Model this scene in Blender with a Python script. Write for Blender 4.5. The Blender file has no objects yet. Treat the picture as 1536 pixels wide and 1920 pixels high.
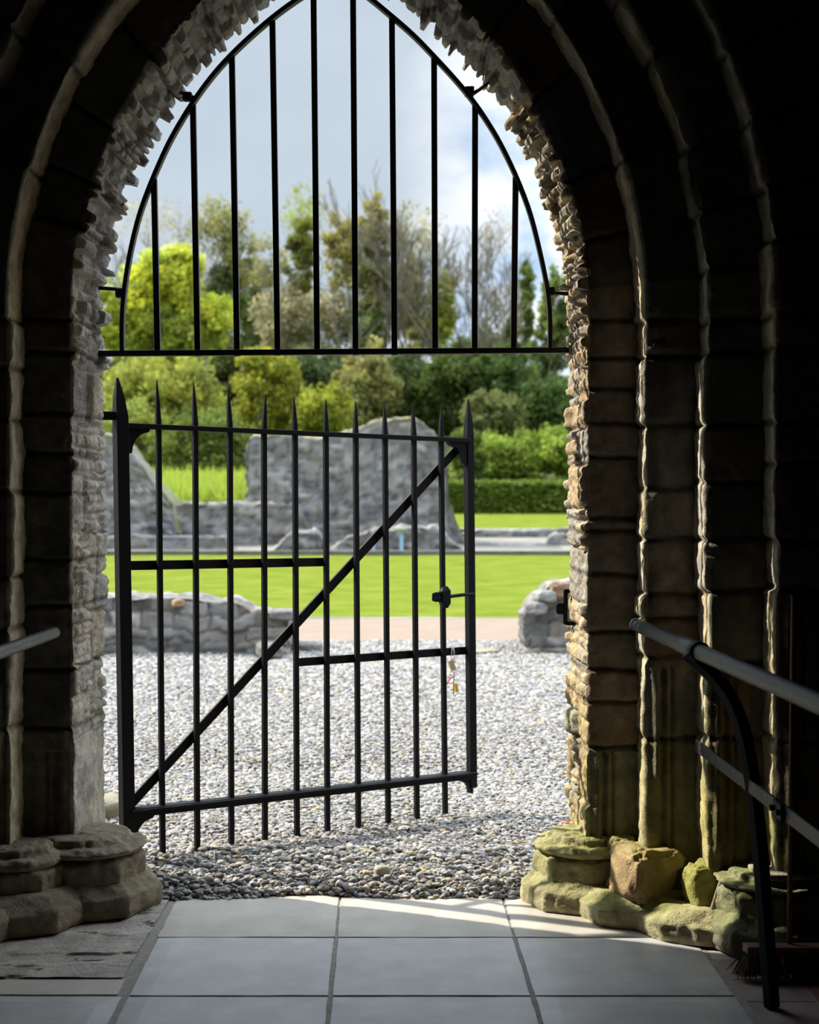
import bpy, math, random
import numpy as np
from mathutils import Vector

random.seed(7)
RNG = np.random.default_rng(7)
SC = bpy.context.scene
COL = SC.collection
F = 2840.0; HX = 768.0; HY = 930.0; H = 1.5      # focal length in px, principal column, horizon row, eye height


def at(px, py, Y):
    return np.array([(px - HX) / F * Y, Y, H - (py - HY) / F * Y])


# ------------------------------------------------------------------ noise
def _hash(ix, iy, iz, seed):
    h = (ix.astype(np.int64) * 374761393 + iy.astype(np.int64) * 668265263 + iz.astype(np.int64) * 2147483647 + seed * 974634777) & 0xFFFFFFFF
    h = ((h ^ (h >> 13)) * 1274126177) & 0xFFFFFFFF
    h = (h ^ (h >> 16)) & 0xFFFFFFFF
    h = (h * 2246822519) & 0xFFFFFFFF
    return ((h ^ (h >> 15)) & 0xFFFFFF) / float(0xFFFFFF)


def rnd(i, j=0, k=0, seed=0):
    i = np.asarray(i); j = np.asarray(j) + 0 * i; k = np.asarray(k) + 0 * i
    return _hash(i, j, k, seed)


def vnoise(p, scale=1.0, seed=0):
    q = np.asarray(p, float) * scale
    f = np.floor(q); t = q - f; t = t * t * (3 - 2 * t)
    i = f.astype(np.int64)
    out = 0
    for a in (0, 1):
        wa = t[..., 0] if a else 1 - t[..., 0]
        for b in (0, 1):
            wb = t[..., 1] if b else 1 - t[..., 1]
            for c in (0, 1):
                wc = t[..., 2] if c else 1 - t[..., 2]
                out = out + wa * wb * wc * _hash(i[..., 0] + a, i[..., 1] + b, i[..., 2] + c, seed)
    return out


def fbm(p, scale=1.0, seed=0, octaves=3):
    s = 0; a = 1.0; n = 0
    for o in range(octaves):
        s = s + a * (vnoise(p, scale * 2 ** o, seed + o * 17) - .5); n += a; a *= .5
    return s / n * 2      # about -1..1


def sstep(a, b, x):
    t = np.clip((x - a) / (b - a), 0, 1)
    return t * t * (3 - 2 * t)


# ------------------------------------------------------------------ mesh helpers
def mesh(name, V, Fc, mat, parent=None, smooth=True, col=None, midx=None, sharp=None):
    """V (n,3); Fc an (m,4) or (m,3) array, or a list of such."""
    V = np.asarray(V, np.float32).reshape(-1, 3)
    groups = Fc if isinstance(Fc, list) else [Fc]
    groups = [np.asarray(g, np.int32) for g in groups if len(g)]
    loops = np.concatenate([g.ravel() for g in groups])
    sizes = np.concatenate([np.full(len(g), g.shape[1], np.int32) for g in groups])
    starts = np.concatenate([[0], np.cumsum(sizes)[:-1]]).astype(np.int32)
    me = bpy.data.meshes.new(name)
    me.vertices.add(len(V)); me.vertices.foreach_set('co', V.ravel())
    me.loops.add(len(loops)); me.loops.foreach_set('vertex_index', loops)
    me.polygons.add(len(sizes)); me.polygons.foreach_set('loop_start', starts)
    me.update(calc_edges=True)
    me.polygons.foreach_set('use_smooth', np.full(len(sizes), smooth, bool))
    if col is not None:
        col = np.asarray(col, np.float32)
        if col.shape[1] == 3:
            col = np.concatenate([col, np.ones((len(col), 1), np.float32)], 1)
        a = me.color_attributes.new('col', 'FLOAT_COLOR', 'POINT')
        a.data.foreach_set('color', col.ravel())
    for m in (mat if isinstance(mat, (list, tuple)) else [mat]):
        me.materials.append(m)
    if midx is not None:
        me.polygons.foreach_set('material_index', np.asarray(midx, np.int32))
    if sharp is not None:
        me.set_sharp_from_angle(angle=math.radians(sharp))
    me.update()
    o = bpy.data.objects.new(name, me); COL.objects.link(o)
    if parent is not None:
        o.parent = parent
    return o


class MB:
    """collects pieces of ONE part"""
    def __init__(s): s.v = []; s.f = {3: [], 4: []}; s.n = 0; s.c = []
    def add(s, V, Fc, col=None):
        V = np.asarray(V, float).reshape(-1, 3)
        for g in (Fc if isinstance(Fc, list) else [Fc]):
            g = np.asarray(g, np.int64)
            if len(g): s.f[g.shape[1]].append(g + s.n)
        s.v.append(V); s.n += len(V)
        s.c.append(np.broadcast_to(np.array(col if col is not None else (1, 1, 1), float), (len(V), 3)) if np.ndim(col) < 2 else col)
    def build(s, name, mat, parent=None, smooth=True, sharp=None, usecol=False, origin=None):
        V = np.concatenate(s.v)
        return mesh(name, V, [np.concatenate(g) for g in s.f.values() if g], mat, parent, smooth,
                    np.concatenate(s.c) if usecol else None, None, sharp)


def grid_faces(nu, nv, wrapu=False):
    u = np.arange(nu if wrapu else nu - 1); v = np.arange(nv - 1)
    U, Vv = np.meshgrid(u, v, indexing='ij')
    a = U * nv + Vv; b = ((U + 1) % nu) * nv + Vv
    return np.stack([a, b, b + 1, a + 1], -1).reshape(-1, 4)


def unit(v):
    v = np.asarray(v, float); return v / (np.linalg.norm(v) + 1e-12)


def bar_sweep(P, wa, wb, A):
    """rectangular section swept along polyline P; half sizes wa (along A) and wb per point"""
    P = np.asarray(P, float); n = len(P)
    wa = np.broadcast_to(np.asarray(wa, float), (n,)); wb = np.broadcast_to(np.asarray(wb, float), (n,))
    V = []
    for i in range(n):
        t = unit(P[min(i + 1, n - 1)] - P[max(i - 1, 0)])
        a = np.asarray(A, float); a = unit(a - t * a.dot(t)); b = np.cross(t, a)
        for sa, sb in ((-1, -1), (1, -1), (1, 1), (-1, 1)):
            V.append(P[i] + a * sa * wa[i] + b * sb * wb[i])
    Fq = []
    for i in range(n - 1):
        for k in range(4):
            a0 = i * 4 + k; a1 = i * 4 + (k + 1) % 4
            Fq.append((a0, a1, a1 + 4, a0 + 4))
    Fq.append((3, 2, 1, 0)); e = (n - 1) * 4; Fq.append((e, e + 1, e + 2, e + 3))
    return np.array(V), np.array(Fq)


def tube(P, r, sides=10, cap=True):
    P = np.asarray(P, float); n = len(P); r = np.broadcast_to(np.asarray(r, float), (n,))
    V = []; ref = None
    for i in range(n):
        t = unit(P[min(i + 1, n - 1)] - P[max(i - 1, 0)])
        if ref is None:
            ref = np.array([0, 0, 1.]) if abs(t[2]) < .9 else np.array([1., 0, 0])
        a = unit(ref - t * ref.dot(t)); b = np.cross(t, a); ref = a
        for k in range(sides):
            w = 2 * math.pi * k / sides
            V.append(P[i] + r[i] * (a * math.cos(w) + b * math.sin(w)))
    Fq = []
    for i in range(n - 1):
        for k in range(sides):
            a0 = i * sides + k; a1 = i * sides + (k + 1) % sides
            Fq.append((a0, a1, a1 + sides, a0 + sides))
    tri = []
    if cap:
        V.append(P[0]); V.append(P[-1]); c0 = n * sides
        for k in range(sides):
            tri.append((k, c0, (k + 1) % sides)); e = (n - 1) * sides
            tri.append((e + k, e + (k + 1) % sides, c0 + 1))
    return np.array(V), [np.array(Fq)] + ([np.array(tri)] if tri else [])


def box(c, h, rot=0.0):
    c = np.asarray(c, float); h = np.asarray(h, float)
    V = np.array([[sx, sy, sz] for sz in (-1, 1) for sx, sy in ((-1, -1), (1, -1), (1, 1), (-1, 1))], float) * h
    cs, sn = math.cos(rot), math.sin(rot)
    V = np.stack([V[:, 0] * cs - V[:, 1] * sn, V[:, 0] * sn + V[:, 1] * cs, V[:, 2]], 1) + c
    Fq = np.array([(3, 2, 1, 0), (4, 5, 6, 7), (0, 1, 5, 4), (1, 2, 6, 5), (2, 3, 7, 6), (3, 0, 4, 7)])
    return V, Fq


def bevel(o, w=.003, seg=2):
    m = o.modifiers.new('bevel', 'BEVEL'); m.width = w; m.segments = seg; m.limit_method = 'ANGLE'; m.angle_limit = math.radians(40)
    return o


def thing(name, label, cat, loc=(0, 0, 0), group=None):
    o = bpy.data.objects.new(name, None); COL.objects.link(o)
    o.location = [float(x) for x in loc]; o['label'] = label; o['category'] = cat; o['kind'] = 'thing'
    o.empty_display_size = .1
    if group: o['group'] = group
    return o


def tag(o, label, cat, group=None, kind='thing'):
    o['label'] = label; o['category'] = cat; o['kind'] = kind
    if group: o['group'] = group
    return o


def struct(o, label=None):
    o['kind'] = 'structure'
    if label: o['label'] = label
    return o


def under(root, o):
    """parent o (built in world space) under root that sits at its own location"""
    o.parent = root
    o.matrix_parent_inverse.identity()
    o.location = -Vector(root.location)
    return o


# ------------------------------------------------------------------ materials
def new_mat(name):
    m = bpy.data.materials.new(name); m.use_nodes = True
    nt = m.node_tree; nt.nodes.clear()
    out = nt.nodes.new('ShaderNodeOutputMaterial')
    b = nt.nodes.new('ShaderNodeBsdfPrincipled')
    nt.links.new(b.outputs[0], out.inputs[0])
    return m, nt, b, out


def N(nt, t, **kw):
    n = nt.nodes.new(t)
    for k, v in kw.items():
        if k.startswith('i_'):
            n.inputs[k[2:].replace('_', ' ')].default_value = v
        else:
            setattr(n, k, v)
    return n


def ramp(nt, stops):
    r = nt.nodes.new('ShaderNodeValToRGB'); e = r.color_ramp.elements
    while len(e) < len(stops): e.new(.5)
    for x, (p, c) in zip(e, stops):
        x.position = p; x.color = (c[0], c[1], c[2], 1) if len(c) == 3 else c
    return r


def stone_mat(name, bump=.6, scale=60, contrast=.55, rough=.92, spec=.15):
    """colour from the stones' own attribute, broken up by grain"""
    m, nt, b, out = new_mat(name)
    at_ = N(nt, 'ShaderNodeAttribute', attribute_name='col')
    tc = N(nt, 'ShaderNodeTexCoord')
    n1 = N(nt, 'ShaderNodeTexNoise', i_Scale=scale * .25, i_Detail=6.0, i_Roughness=.65)
    n2 = N(nt, 'ShaderNodeTexNoise', i_Scale=scale * 2.0, i_Detail=4.0, i_Roughness=.7)
    nt.links.new(tc.outputs['Object'], n1.inputs['Vector']); nt.links.new(tc.outputs['Object'], n2.inputs['Vector'])
    r = ramp(nt, [(.25, (1 - contrast,) * 3), (.75, (1 + contrast * .55,) * 3)])
    nt.links.new(n1.outputs['Fac'], r.inputs[0])
    mx = N(nt, 'ShaderNodeMix', data_type='RGBA', blend_type='MULTIPLY'); mx.inputs[0].default_value = 1
    nt.links.new(at_.outputs['Color'], mx.inputs[6]); nt.links.new(r.outputs[0], mx.inputs[7])
    nt.links.new(mx.outputs[2], b.inputs['Base Color'])
    ad = N(nt, 'ShaderNodeMath', operation='ADD')
    nt.links.new(n1.outputs['Fac'], ad.inputs[0]); nt.links.new(n2.outputs['Fac'], ad.inputs[1])
    bp = N(nt, 'ShaderNodeBump', i_Strength=bump, i_Distance=.006)
    nt.links.new(ad.outputs[0], bp.inputs['Height']); nt.links.new(bp.outputs[0], b.inputs['Normal'])
    b.inputs['Roughness'].default_value = rough; b.inputs['Specular IOR Level'].default_value = spec
    return m


def noise_mat(name, c1, c2, scale=8, rough=.8, bump=.2, dist=.003, spec=.3, detail=5, metal=0.0, c3=None):
    m, nt, b, out = new_mat(name)
    tc = N(nt, 'ShaderNodeTexCoord')
    n1 = N(nt, 'ShaderNodeTexNoise', i_Scale=float(scale), i_Detail=float(detail), i_Roughness=.6)
    nt.links.new(tc.outputs['Object'], n1.inputs['Vector'])
    r = ramp(nt, [(.3, c1), (.7, c2)] if c3 is None else [(.28, c1), (.5, c2), (.72, c3)])
    nt.links.new(n1.outputs['Fac'], r.inputs[0]); nt.links.new(r.outputs[0], b.inputs['Base Color'])
    n2 = N(nt, 'ShaderNodeTexNoise', i_Scale=float(scale) * 7, i_Detail=4.0)
    nt.links.new(tc.outputs['Object'], n2.inputs['Vector'])
    bp = N(nt, 'ShaderNodeBump', i_Strength=bump, i_Distance=dist)
    nt.links.new(n2.outputs['Fac'], bp.inputs['Height']); nt.links.new(bp.outputs[0], b.inputs['Normal'])
    b.inputs['Roughness'].default_value = rough; b.inputs['Specular IOR Level'].default_value = spec
    b.inputs['Metallic'].default_value = metal
    return m


def leaf_mat(name):
    m, nt, b, out = new_mat(name)
    a = N(nt, 'ShaderNodeAttribute', attribute_name='col')
    nt.links.new(a.outputs['Color'], b.inputs['Base Color'])
    b.inputs['Roughness'].default_value = .6; b.inputs['Specular IOR Level'].default_value = .2
    t = N(nt, 'ShaderNodeBsdfTranslucent'); nt.links.new(a.outputs['Color'], t.inputs['Color'])
    mx = N(nt, 'ShaderNodeMixShader'); mx.inputs[0].default_value = .45
    nt.links.new(b.outputs[0], mx.inputs[1]); nt.links.new(t.outputs[0], mx.inputs[2])
    nt.links.new(mx.outputs[0], out.inputs[0])
    return m


M_STONE = stone_mat('portal_stone', bump=.9)
M_RUIN = stone_mat('ruin_stone', bump=.8, scale=14, contrast=.5)
M_PEB = stone_mat('pebble', bump=.15, scale=90, contrast=.2, rough=.75, spec=.3)
M_IRON = noise_mat('black_painted_iron', (.003, .003, .004), (.006, .006, .0075), 40, .5, .5, .0015, .14)
M_STEEL = noise_mat('worn_black_pipe', (.004, .004, .005), (.016, .017, .02), 60, .27, .9, .0018, .45, c3=(.10, .115, .14))
M_GRILLE = noise_mat('dull_black_iron', (.010, .009, .012), (.02, .018, .023), 40, .5, .6, .0015, .3)
M_SLAB = noise_mat('grey_paving', (.37, .37, .365), (.50, .495, .485), 7, .42, .35, .002, .5)
M_SLABT = noise_mat('buff_paving', (.37, .335, .285), (.50, .46, .40), 6, .5, .25, .0015, .45)
M_ROUGH = noise_mat('rough_flagstone', (.20, .185, .16), (.42, .385, .33), 11, .7, .8, .006)
M_RED = noise_mat('red_tile', (.17, .06, .05), (.27, .10, .085), 6, .7, .3, .002)
M_BROWNT = noise_mat('brown_tile', (.22, .17, .145), (.32, .25, .22), 6, .75, .3, .002)
M_GROUT = noise_mat('grout', (.22, .205, .18), (.36, .34, .30), 60, .95, .6, .003)
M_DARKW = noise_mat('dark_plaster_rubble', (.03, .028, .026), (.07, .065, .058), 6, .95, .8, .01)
M_LAWN = noise_mat('lawn_grass', (.075, .105, .010), (.108, .138, .014), 1.3, .95, .7, .03, .02, c3=(.145, .160, .028))
M_PATH = noise_mat('sandy_path', (.19, .145, .112), (.22, .172, .135), 2.5, .95, .4, .006, .1)
M_BED = noise_mat('gravel_bed', (.06, .058, .055), (.16, .155, .15), 90, .95, .8, .01, .1)
M_EARTH = noise_mat('woodland_floor', (.03, .05, .012), (.09, .12, .025), .4, .95, .5, .05, .1)
M_DRY = noise_mat('dry_ground', (.15, .14, .12), (.24, .225, .195), 1.2, .95, .5, .02, .1)
M_LEAF = leaf_mat('leaf')
M_BARK = noise_mat('bark', (.12, .108, .075), (.22, .20, .145), 3, .95, .5, .02, .1)
M_WOOD = noise_mat('reddish_broom_wood', (.17, .085, .065), (.25, .13, .10), 20, .6, .3, .001)
M_BRIS = noise_mat('brown_bristle', (.08, .06, .045), (.24, .19, .145), 120, .95, .8, .003)
M_TAN = noise_mat('tan_card', (.42, .30, .15), (.5, .37, .2), 30, .7, .1, .001)
M_YEL = noise_mat('yellow_plastic', (.62, .40, .03), (.72, .5, .05), 30, .4, .1, .001)
M_PINK = noise_mat('pink_ribbon', (.55, .07, .13), (.65, .12, .2), 30, .6, .1, .001)
M_WHITE = noise_mat('white_cord', (.75, .74, .78), (.8, .8, .82), 30, .6, .1, .001)
M_BLUE = noise_mat('pale_blue_paint', (.22, .40, .52), (.26, .45, .58), 10, .5, .1, .001)
M_PALE = noise_mat('pale_grey_plastic', (.45, .47, .52), (.55, .57, .62), 20, .5, .1, .001)
M_LEAFD = noise_mat('dry_leaf', (.45, .28, .03), (.55, .38, .05), 60, .7, .3, .001)
M_ORANGE = noise_mat('rust_leaf', (.42, .10, .04), (.5, .15, .06), 60, .7, .3, .001)

# ------------------------------------------------------------------ rubble masonry pattern
def rubble(u, v, seed, hmin, hmax, lmin, lmax, vmax, joints=None):
    """u along courses, v across courses. returns (r1, r2, joint distance, stone id)"""
    rg = np.random.default_rng(seed)
    if joints is None:
        b = [-.02]
        while b[-1] < vmax + .1: b.append(b[-1] + rg.uniform(hmin, hmax))
    else:
        b = list(joints)
    b = np.array(b)
    P = np.stack([u, v, 0 * u], -1)
    vv = v + .018 * fbm(P, 6, seed) * min(1, hmin / .05)
    c = np.clip(np.searchsorted(b, vv) - 1, 0, len(b) - 2)
    dv = np.minimum(vv - b[c], b[c + 1] - vv)
    L = lmin + (lmax - lmin) * rnd(c, 1, 0, seed)
    off = rnd(c, 2, 0, seed) * 7
    uu = (u + .015 * fbm(P + 3.3, 7, seed + 5)) / L + off
    i = np.floor(uu).astype(np.int64)
    def edge(k): return k + .5 * (rnd(k, c, 3, seed) - .5)
    i = np.where(uu < edge(i), i - 1, i); i = np.where(uu >= edge(i + 1), i + 1, i)
    du = np.minimum(uu - edge(i), edge(i + 1) - uu) * L
    return rnd(i, c, 4, seed), rnd(i, c, 5, seed), np.minimum(np.abs(dv), np.abs(du)), i * 1000 + c


PAL = np.array([[.30, .27, .21], [.25, .23, .19], [.33, .29, .22], [.28, .20, .16], [.22, .21, .19], [.36, .31, .23], [.31, .22, .17], [.27, .26, .20]])
def palette(r, pal=PAL):
    return pal[np.clip((r * len(pal)).astype(int), 0, len(pal) - 1)]


# ------------------------------------------------------------------ the portal
XC = -.29; E = .69; ZS = 2.155
SO = [.935, 1.12, 1.305, 1.495, 1.70]      # half widths of the four orders, then the wall beyond
DO = [5.52, 5.34, 5.16, 4.98]
YOUT = 6.0


def zpx(y, d): return H - (y - HY) / F * d


JR = [  # course joints on the right jamb, rows read from the photo
    [600, 672, 732, 795, 855, 975, 998, 1078, 1185, 1258, 1318, 1402], [600, 668, 795, 917, 1010, 1116, 1162, 1235, 1385],
    [600, 663, 799, 903, 1012, 1109, 1240, 1385], [590, 649, 790, 868, 1015, 1102, 1390]]
JL = [[600, 660, 775, 850, 925, 1050, 1137, 1256, 1367], [600, 690, 784, 922, 1084, 1181, 1370], [600, 700, 800, 930, 1090, 1200, 1370], [600, 690, 800, 930, 1090, 1200, 1370]]
ZLOW = [.57, .90, .95, 1.18]


def sweep_path(v, s, La):
    """v along the whole arch: left jamb up, over, right jamb down. Returns X, Z and side (-1 left, +1 right)"""
    tot = 2 * (ZS + La)
    side = np.where(v < tot / 2, -1.0, 1.0)
    w = np.where(v < tot / 2, v, tot - v)
    R = E + s
    th = np.arccos(E / R) * np.clip((w - ZS) / La, 0, 1)
    x = np.where(w < ZS, s, R * np.cos(th) - E)
    z = np.where(w < ZS, w, ZS + R * np.sin(th))
    return XC + side * x, z, side, w


def order(n):
    s0, d0 = SO[n], DO[n]
    s1 = SO[n + 1] + .03
    d1 = 5.985 if n == 0 else DO[n - 1] + .03
    R = E + s0; La = R * math.acos(E / R)
    seed = 40 + n
    dv = .0055 if n == 0 else .011
    vs = np.arange(0, 2 * (ZS + La) + dv, dv); vs[-1] = 2 * (ZS + La)
    # cross-section from the back of the reveal to the arris and over the front face
    rr = .016
    side_d = np.arange(d1, d0 + rr, -(.009 if n == 0 else .008))
    arc = [(s0 + rr - rr * math.cos(a), d0 + rr - rr * math.sin(a)) for a in np.linspace(0, math.pi / 2, 6)]
    front_s = np.arange(s0 + rr + .008, s1, .009)
    sec = ([(s0 + .07 - .09 * i / 7., d1 + .004, 0.0) for i in range(7)] if n == 0 else []) + [(s0 - (.02 * (d - d0) / .46 if n == 0 else 0), d, 0.0) for d in side_d] + [(s, d, i / 5.) for i, (s, d) in enumerate(arc)] + [(s, d0, 1.0) for s in front_s]
    sec = np.array(sec); nu = len(sec); nv = len(vs)
    S = np.repeat(sec[:, 0:1], nv, 1); D = np.repeat(sec[:, 1:2], nv, 1); FR = np.repeat(sec[:, 2:3], nv, 1)
    Vv = np.repeat(vs[None], nu, 0)
    tot = vs[-1]; w = np.where(Vv < tot / 2, Vv, tot - Vv); sd = np.where(Vv < tot / 2, 0, 1)
    # blocks along the path
    def blocks(rows, sidek):
        b = [-.03] + sorted(zpx(y, d0) for y in rows)
        rg = np.random.default_rng(seed * 3 + sidek)
        while b[-1] < ZS + La + .1: b.append(b[-1] + (rg.uniform(.38, .62) if n == 1 and b[-1] > ZS - .2 else rg.uniform(.16, .36)))
        return np.array(b)
    jd = np.zeros_like(w); bid = np.zeros(w.shape, np.int64)
    P3 = np.stack([S * 1.0, D, Vv], -1)
    wob = .012 * fbm(P3, 7, seed)
    for k, rows in ((0, JL[n]), (1, JR[n])):
        b = blocks(rows, k)
        ww = w + wob
        c = np.clip(np.searchsorted(b, ww) - 1, 0, len(b) - 2)
        dd = np.minimum(ww - b[c], b[c + 1] - ww)
        jd = np.where(sd == k, np.abs(dd), jd); bid = np.where(sd == k, c + 100 * k, bid)
    r1 = rnd(bid, 1, 0, seed); r2 = rnd(bid, 2, 0, seed); r3 = rnd(bid, 3, 0, seed)
    groove = np.exp(-(jd / .009) ** 2)
    low = w < ZLOW[n]
    a = S - s0                                                     # distance from the arris along the face
    # displacement outwards of the front face and of the reveal
    rough = .010 * fbm(P3, 9, seed + 1) + .006 * fbm(P3, 34, seed + 2) + .003 * fbm(P3, 90, seed + 3, 2)
    disp_f = .012 * (r1 - .5) * 2 * (~low) - .020 * groove + rough
    disp_s = .010 * (r2 - .5) * 2 * (~low) - .012 * groove + rough
    # worn edges of every block: the arris swells mid-block and narrows at the joints
    edge = np.exp(-((a - .0) / .03) ** 2 * FR) * np.exp(-((D - d0) / .04) ** 2)
    chip = np.clip(fbm(P3 * np.array([1, 1, .7]), 11, seed + 9), 0, 1)
    calm = 1 + (-.75 if n == 1 else (.9 if n > 1 else 0)) * sstep(ZS - .2, ZS + .1, w)
    disp_f -= calm * edge * (.022 * chip + .012 * (r3 > .6))
    disp_s -= calm * edge * (.018 * chip - .005 * sstep(0, .03, jd))
    # shafts and fillets cut into the lower, older stones
    g1 = np.exp(-((a - .062) / .010) ** 2) + .8 * np.exp(-((a - .095) / .006) ** 2) + .6 * np.exp(-((a - .150) / .012) ** 2)
    brk = sstep(-.25, .15, fbm(np.stack([0 * w, 0 * w + n * 5.1 + sd * 2.7, w], -1), 4.5, seed + 20))
    cen = .040 + .012 * fbm(np.stack([0 * w, 0 * w + 2.2, w], -1), 5, seed + 31)
    ridge = np.exp(-np.abs((a - cen) / .009) ** 4) * brk * .026
    disp_f += low * FR * (-.020 * g1 + ridge * (1 if n > 0 else .4))
    if n == 0:
        # the thin slates packed in the reveal and round the arch
        depth = D - d0
        arch = sstep(ZS - .25, ZS + .15, w)
        ra, rb, jj, _ = rubble(depth + 2 + .03 * fbm(P3, 8, 3), Vv, 5, .022, .062, .08, .20, tot)
        ra2, rb2, jj2, _ = rubble(depth + 2, Vv + .013, 15, .10, .22, .14, .26, tot)
        slate = (ra - .40) * (.024 + .034 * arch) * sstep(0, .007, jj) - .010 * np.exp(-(jj / .007) ** 2)
        big = (ra2 - .5) * .026 * sstep(0, .012, jj2) - .016 * np.exp(-(jj2 / .009) ** 2)
        usebig = (rb2 > .45) * (1 - arch) > .5
        reve = np.where(usebig, big, slate) + .007 * fbm(P3 * np.array([1, .35, 1]), 30, 77) + .006 * fbm(P3 * np.array([1, .5, 1]), 75, 79, 2)
        stri = .003 * np.sin(depth * 260 + 6 * rb2 * 6) * usebig            # laminations standing on edge
        m = (1 - FR)
        lowl = w < .60
        disp_s = np.where(lowl & (sd == 0), rough * .8 - .012 * groove, disp_s * .5 + m * (reve + stri))
        r1 = np.where((FR < .15), np.where(usebig, rb2, rb), r1)
        nose = np.exp(-((D - d0) / .05) ** 2) * arch
        disp_s += nose * .02 * (rb - .5)
    S2 = S - disp_s * (1 - FR); D2 = D - disp_f * FR
    S2 = S2 + edge * np.where(FR > .5, .3, 0) * .01 * chip
    X, Z, side, _ = sweep_path(Vv, S2, La)
    Y = D2
    V = np.stack([X, Y, np.maximum(Z, -.02)], -1).reshape(-1, 3)
    fc = grid_faces(nu, nv)
    # colour of the stones
    colr = palette(r1)
    if n == 0:
        gr = np.array([[.46, .44, .38], [.41, .39, .33], [.51, .48, .41], [.37, .35, .32], [.48, .43, .34]])
        tanr = np.array([[.46, .38, .27], [.38, .32, .24], [.50, .39, .25], [.36, .33, .27], [.44, .33, .20]])
        rev = np.where((side > 0)[..., None] & (w < ZS + .9)[..., None], palette(r1, tanr), palette(r1, gr))
        colr = np.where((FR < .4)[..., None], rev, colr)
    else:
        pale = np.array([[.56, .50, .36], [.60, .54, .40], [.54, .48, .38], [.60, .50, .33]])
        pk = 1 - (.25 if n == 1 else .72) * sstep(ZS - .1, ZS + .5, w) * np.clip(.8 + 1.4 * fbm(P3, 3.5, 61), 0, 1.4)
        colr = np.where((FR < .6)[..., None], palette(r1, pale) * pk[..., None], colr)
    face_shade = np.where((side > 0) & (w < ZS + .1), .74 if n < 2 else .55, .36 if n else .45)
    face_k = np.where(FR > .8, face_shade, 1.0)[..., None]                  # shade on the inner faces, painted into the stone colour
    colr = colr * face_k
    g = fbm(V.reshape(nu, nv, 3), 5, 91)
    moss = np.clip(sstep(1.15, .25, w) * (.55 + .7 * g), 0, 1) * (.95 if n else .55)
    moss = moss * np.where(side > 0, 1, .35)
    mc = np.array([.33, .31, .08]) * np.where(FR > .8, .55, 1.0)[..., None]
    colr = colr * (1 - moss[..., None]) + mc * moss[..., None]
    colr = colr * (1 - .6 * groove[..., None]) * (1 + .25 * fbm(V.reshape(nu, nv, 3), 14, 55)[..., None])
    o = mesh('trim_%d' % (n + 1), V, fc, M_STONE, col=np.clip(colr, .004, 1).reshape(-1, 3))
    struct(o, ['innermost arch order with jagged slate reveal around the opening', 'second stepped arch order behind the innermost jamb',
               'third stepped arch order of the stone portal', 'outermost stepped arch order of the stone portal'][n])
    return o


for n in range(4): order(n)


def flat_sweep(name, s0, s1, d, ns, label, mat=M_DARKW):
    La = 2.0
    vs = np.concatenate([np.linspace(0, ZS, 8)[:-1], np.linspace(ZS, ZS + La, 40)])
    vs = np.concatenate([vs, 2 * (ZS + La) - vs[::-1][1:]])
    ss = np.linspace(s0, s1, ns)
    S, Vv = np.meshgrid(ss, vs, indexing='ij')
    X, Z, _, _ = sweep_path(Vv, S, La)
    Y = np.full_like(X, d)
    return np.stack([X, Y, Z], -1).reshape(-1, 3), grid_faces(ns, len(vs))


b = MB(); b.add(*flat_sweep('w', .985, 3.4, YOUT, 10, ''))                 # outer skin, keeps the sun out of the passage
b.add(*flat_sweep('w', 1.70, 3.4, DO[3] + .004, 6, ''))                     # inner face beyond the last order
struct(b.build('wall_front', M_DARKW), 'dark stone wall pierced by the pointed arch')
XL, XR, YB, ZC = -2.9, 2.1, -4.0, 5.2
for nm, c, h, lb in (('wall_left', ((XL - .15), 1.0, ZC / 2), (.15, 5.0, ZC / 2 + .2), 'dark left wall of the passage'),
                     ('wall_right', ((XR + .15), 1.0, ZC / 2), (.15, 5.0, ZC / 2 + .2), 'dark right wall of the passage'),
                     ('wall_back', ((XL + XR) / 2, YB - .15, ZC / 2), (2.8, .15, ZC / 2 + .2), 'dark wall behind the viewer'),
                     ('ceiling', ((XL + XR) / 2, 1.0, ZC + .15), (2.8, 5.2, .15), 'dark vault over the passage')):
    bb = MB(); bb.add(*box(c, h)); struct(bb.build(nm, M_DARKW, smooth=False), lb)


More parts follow.
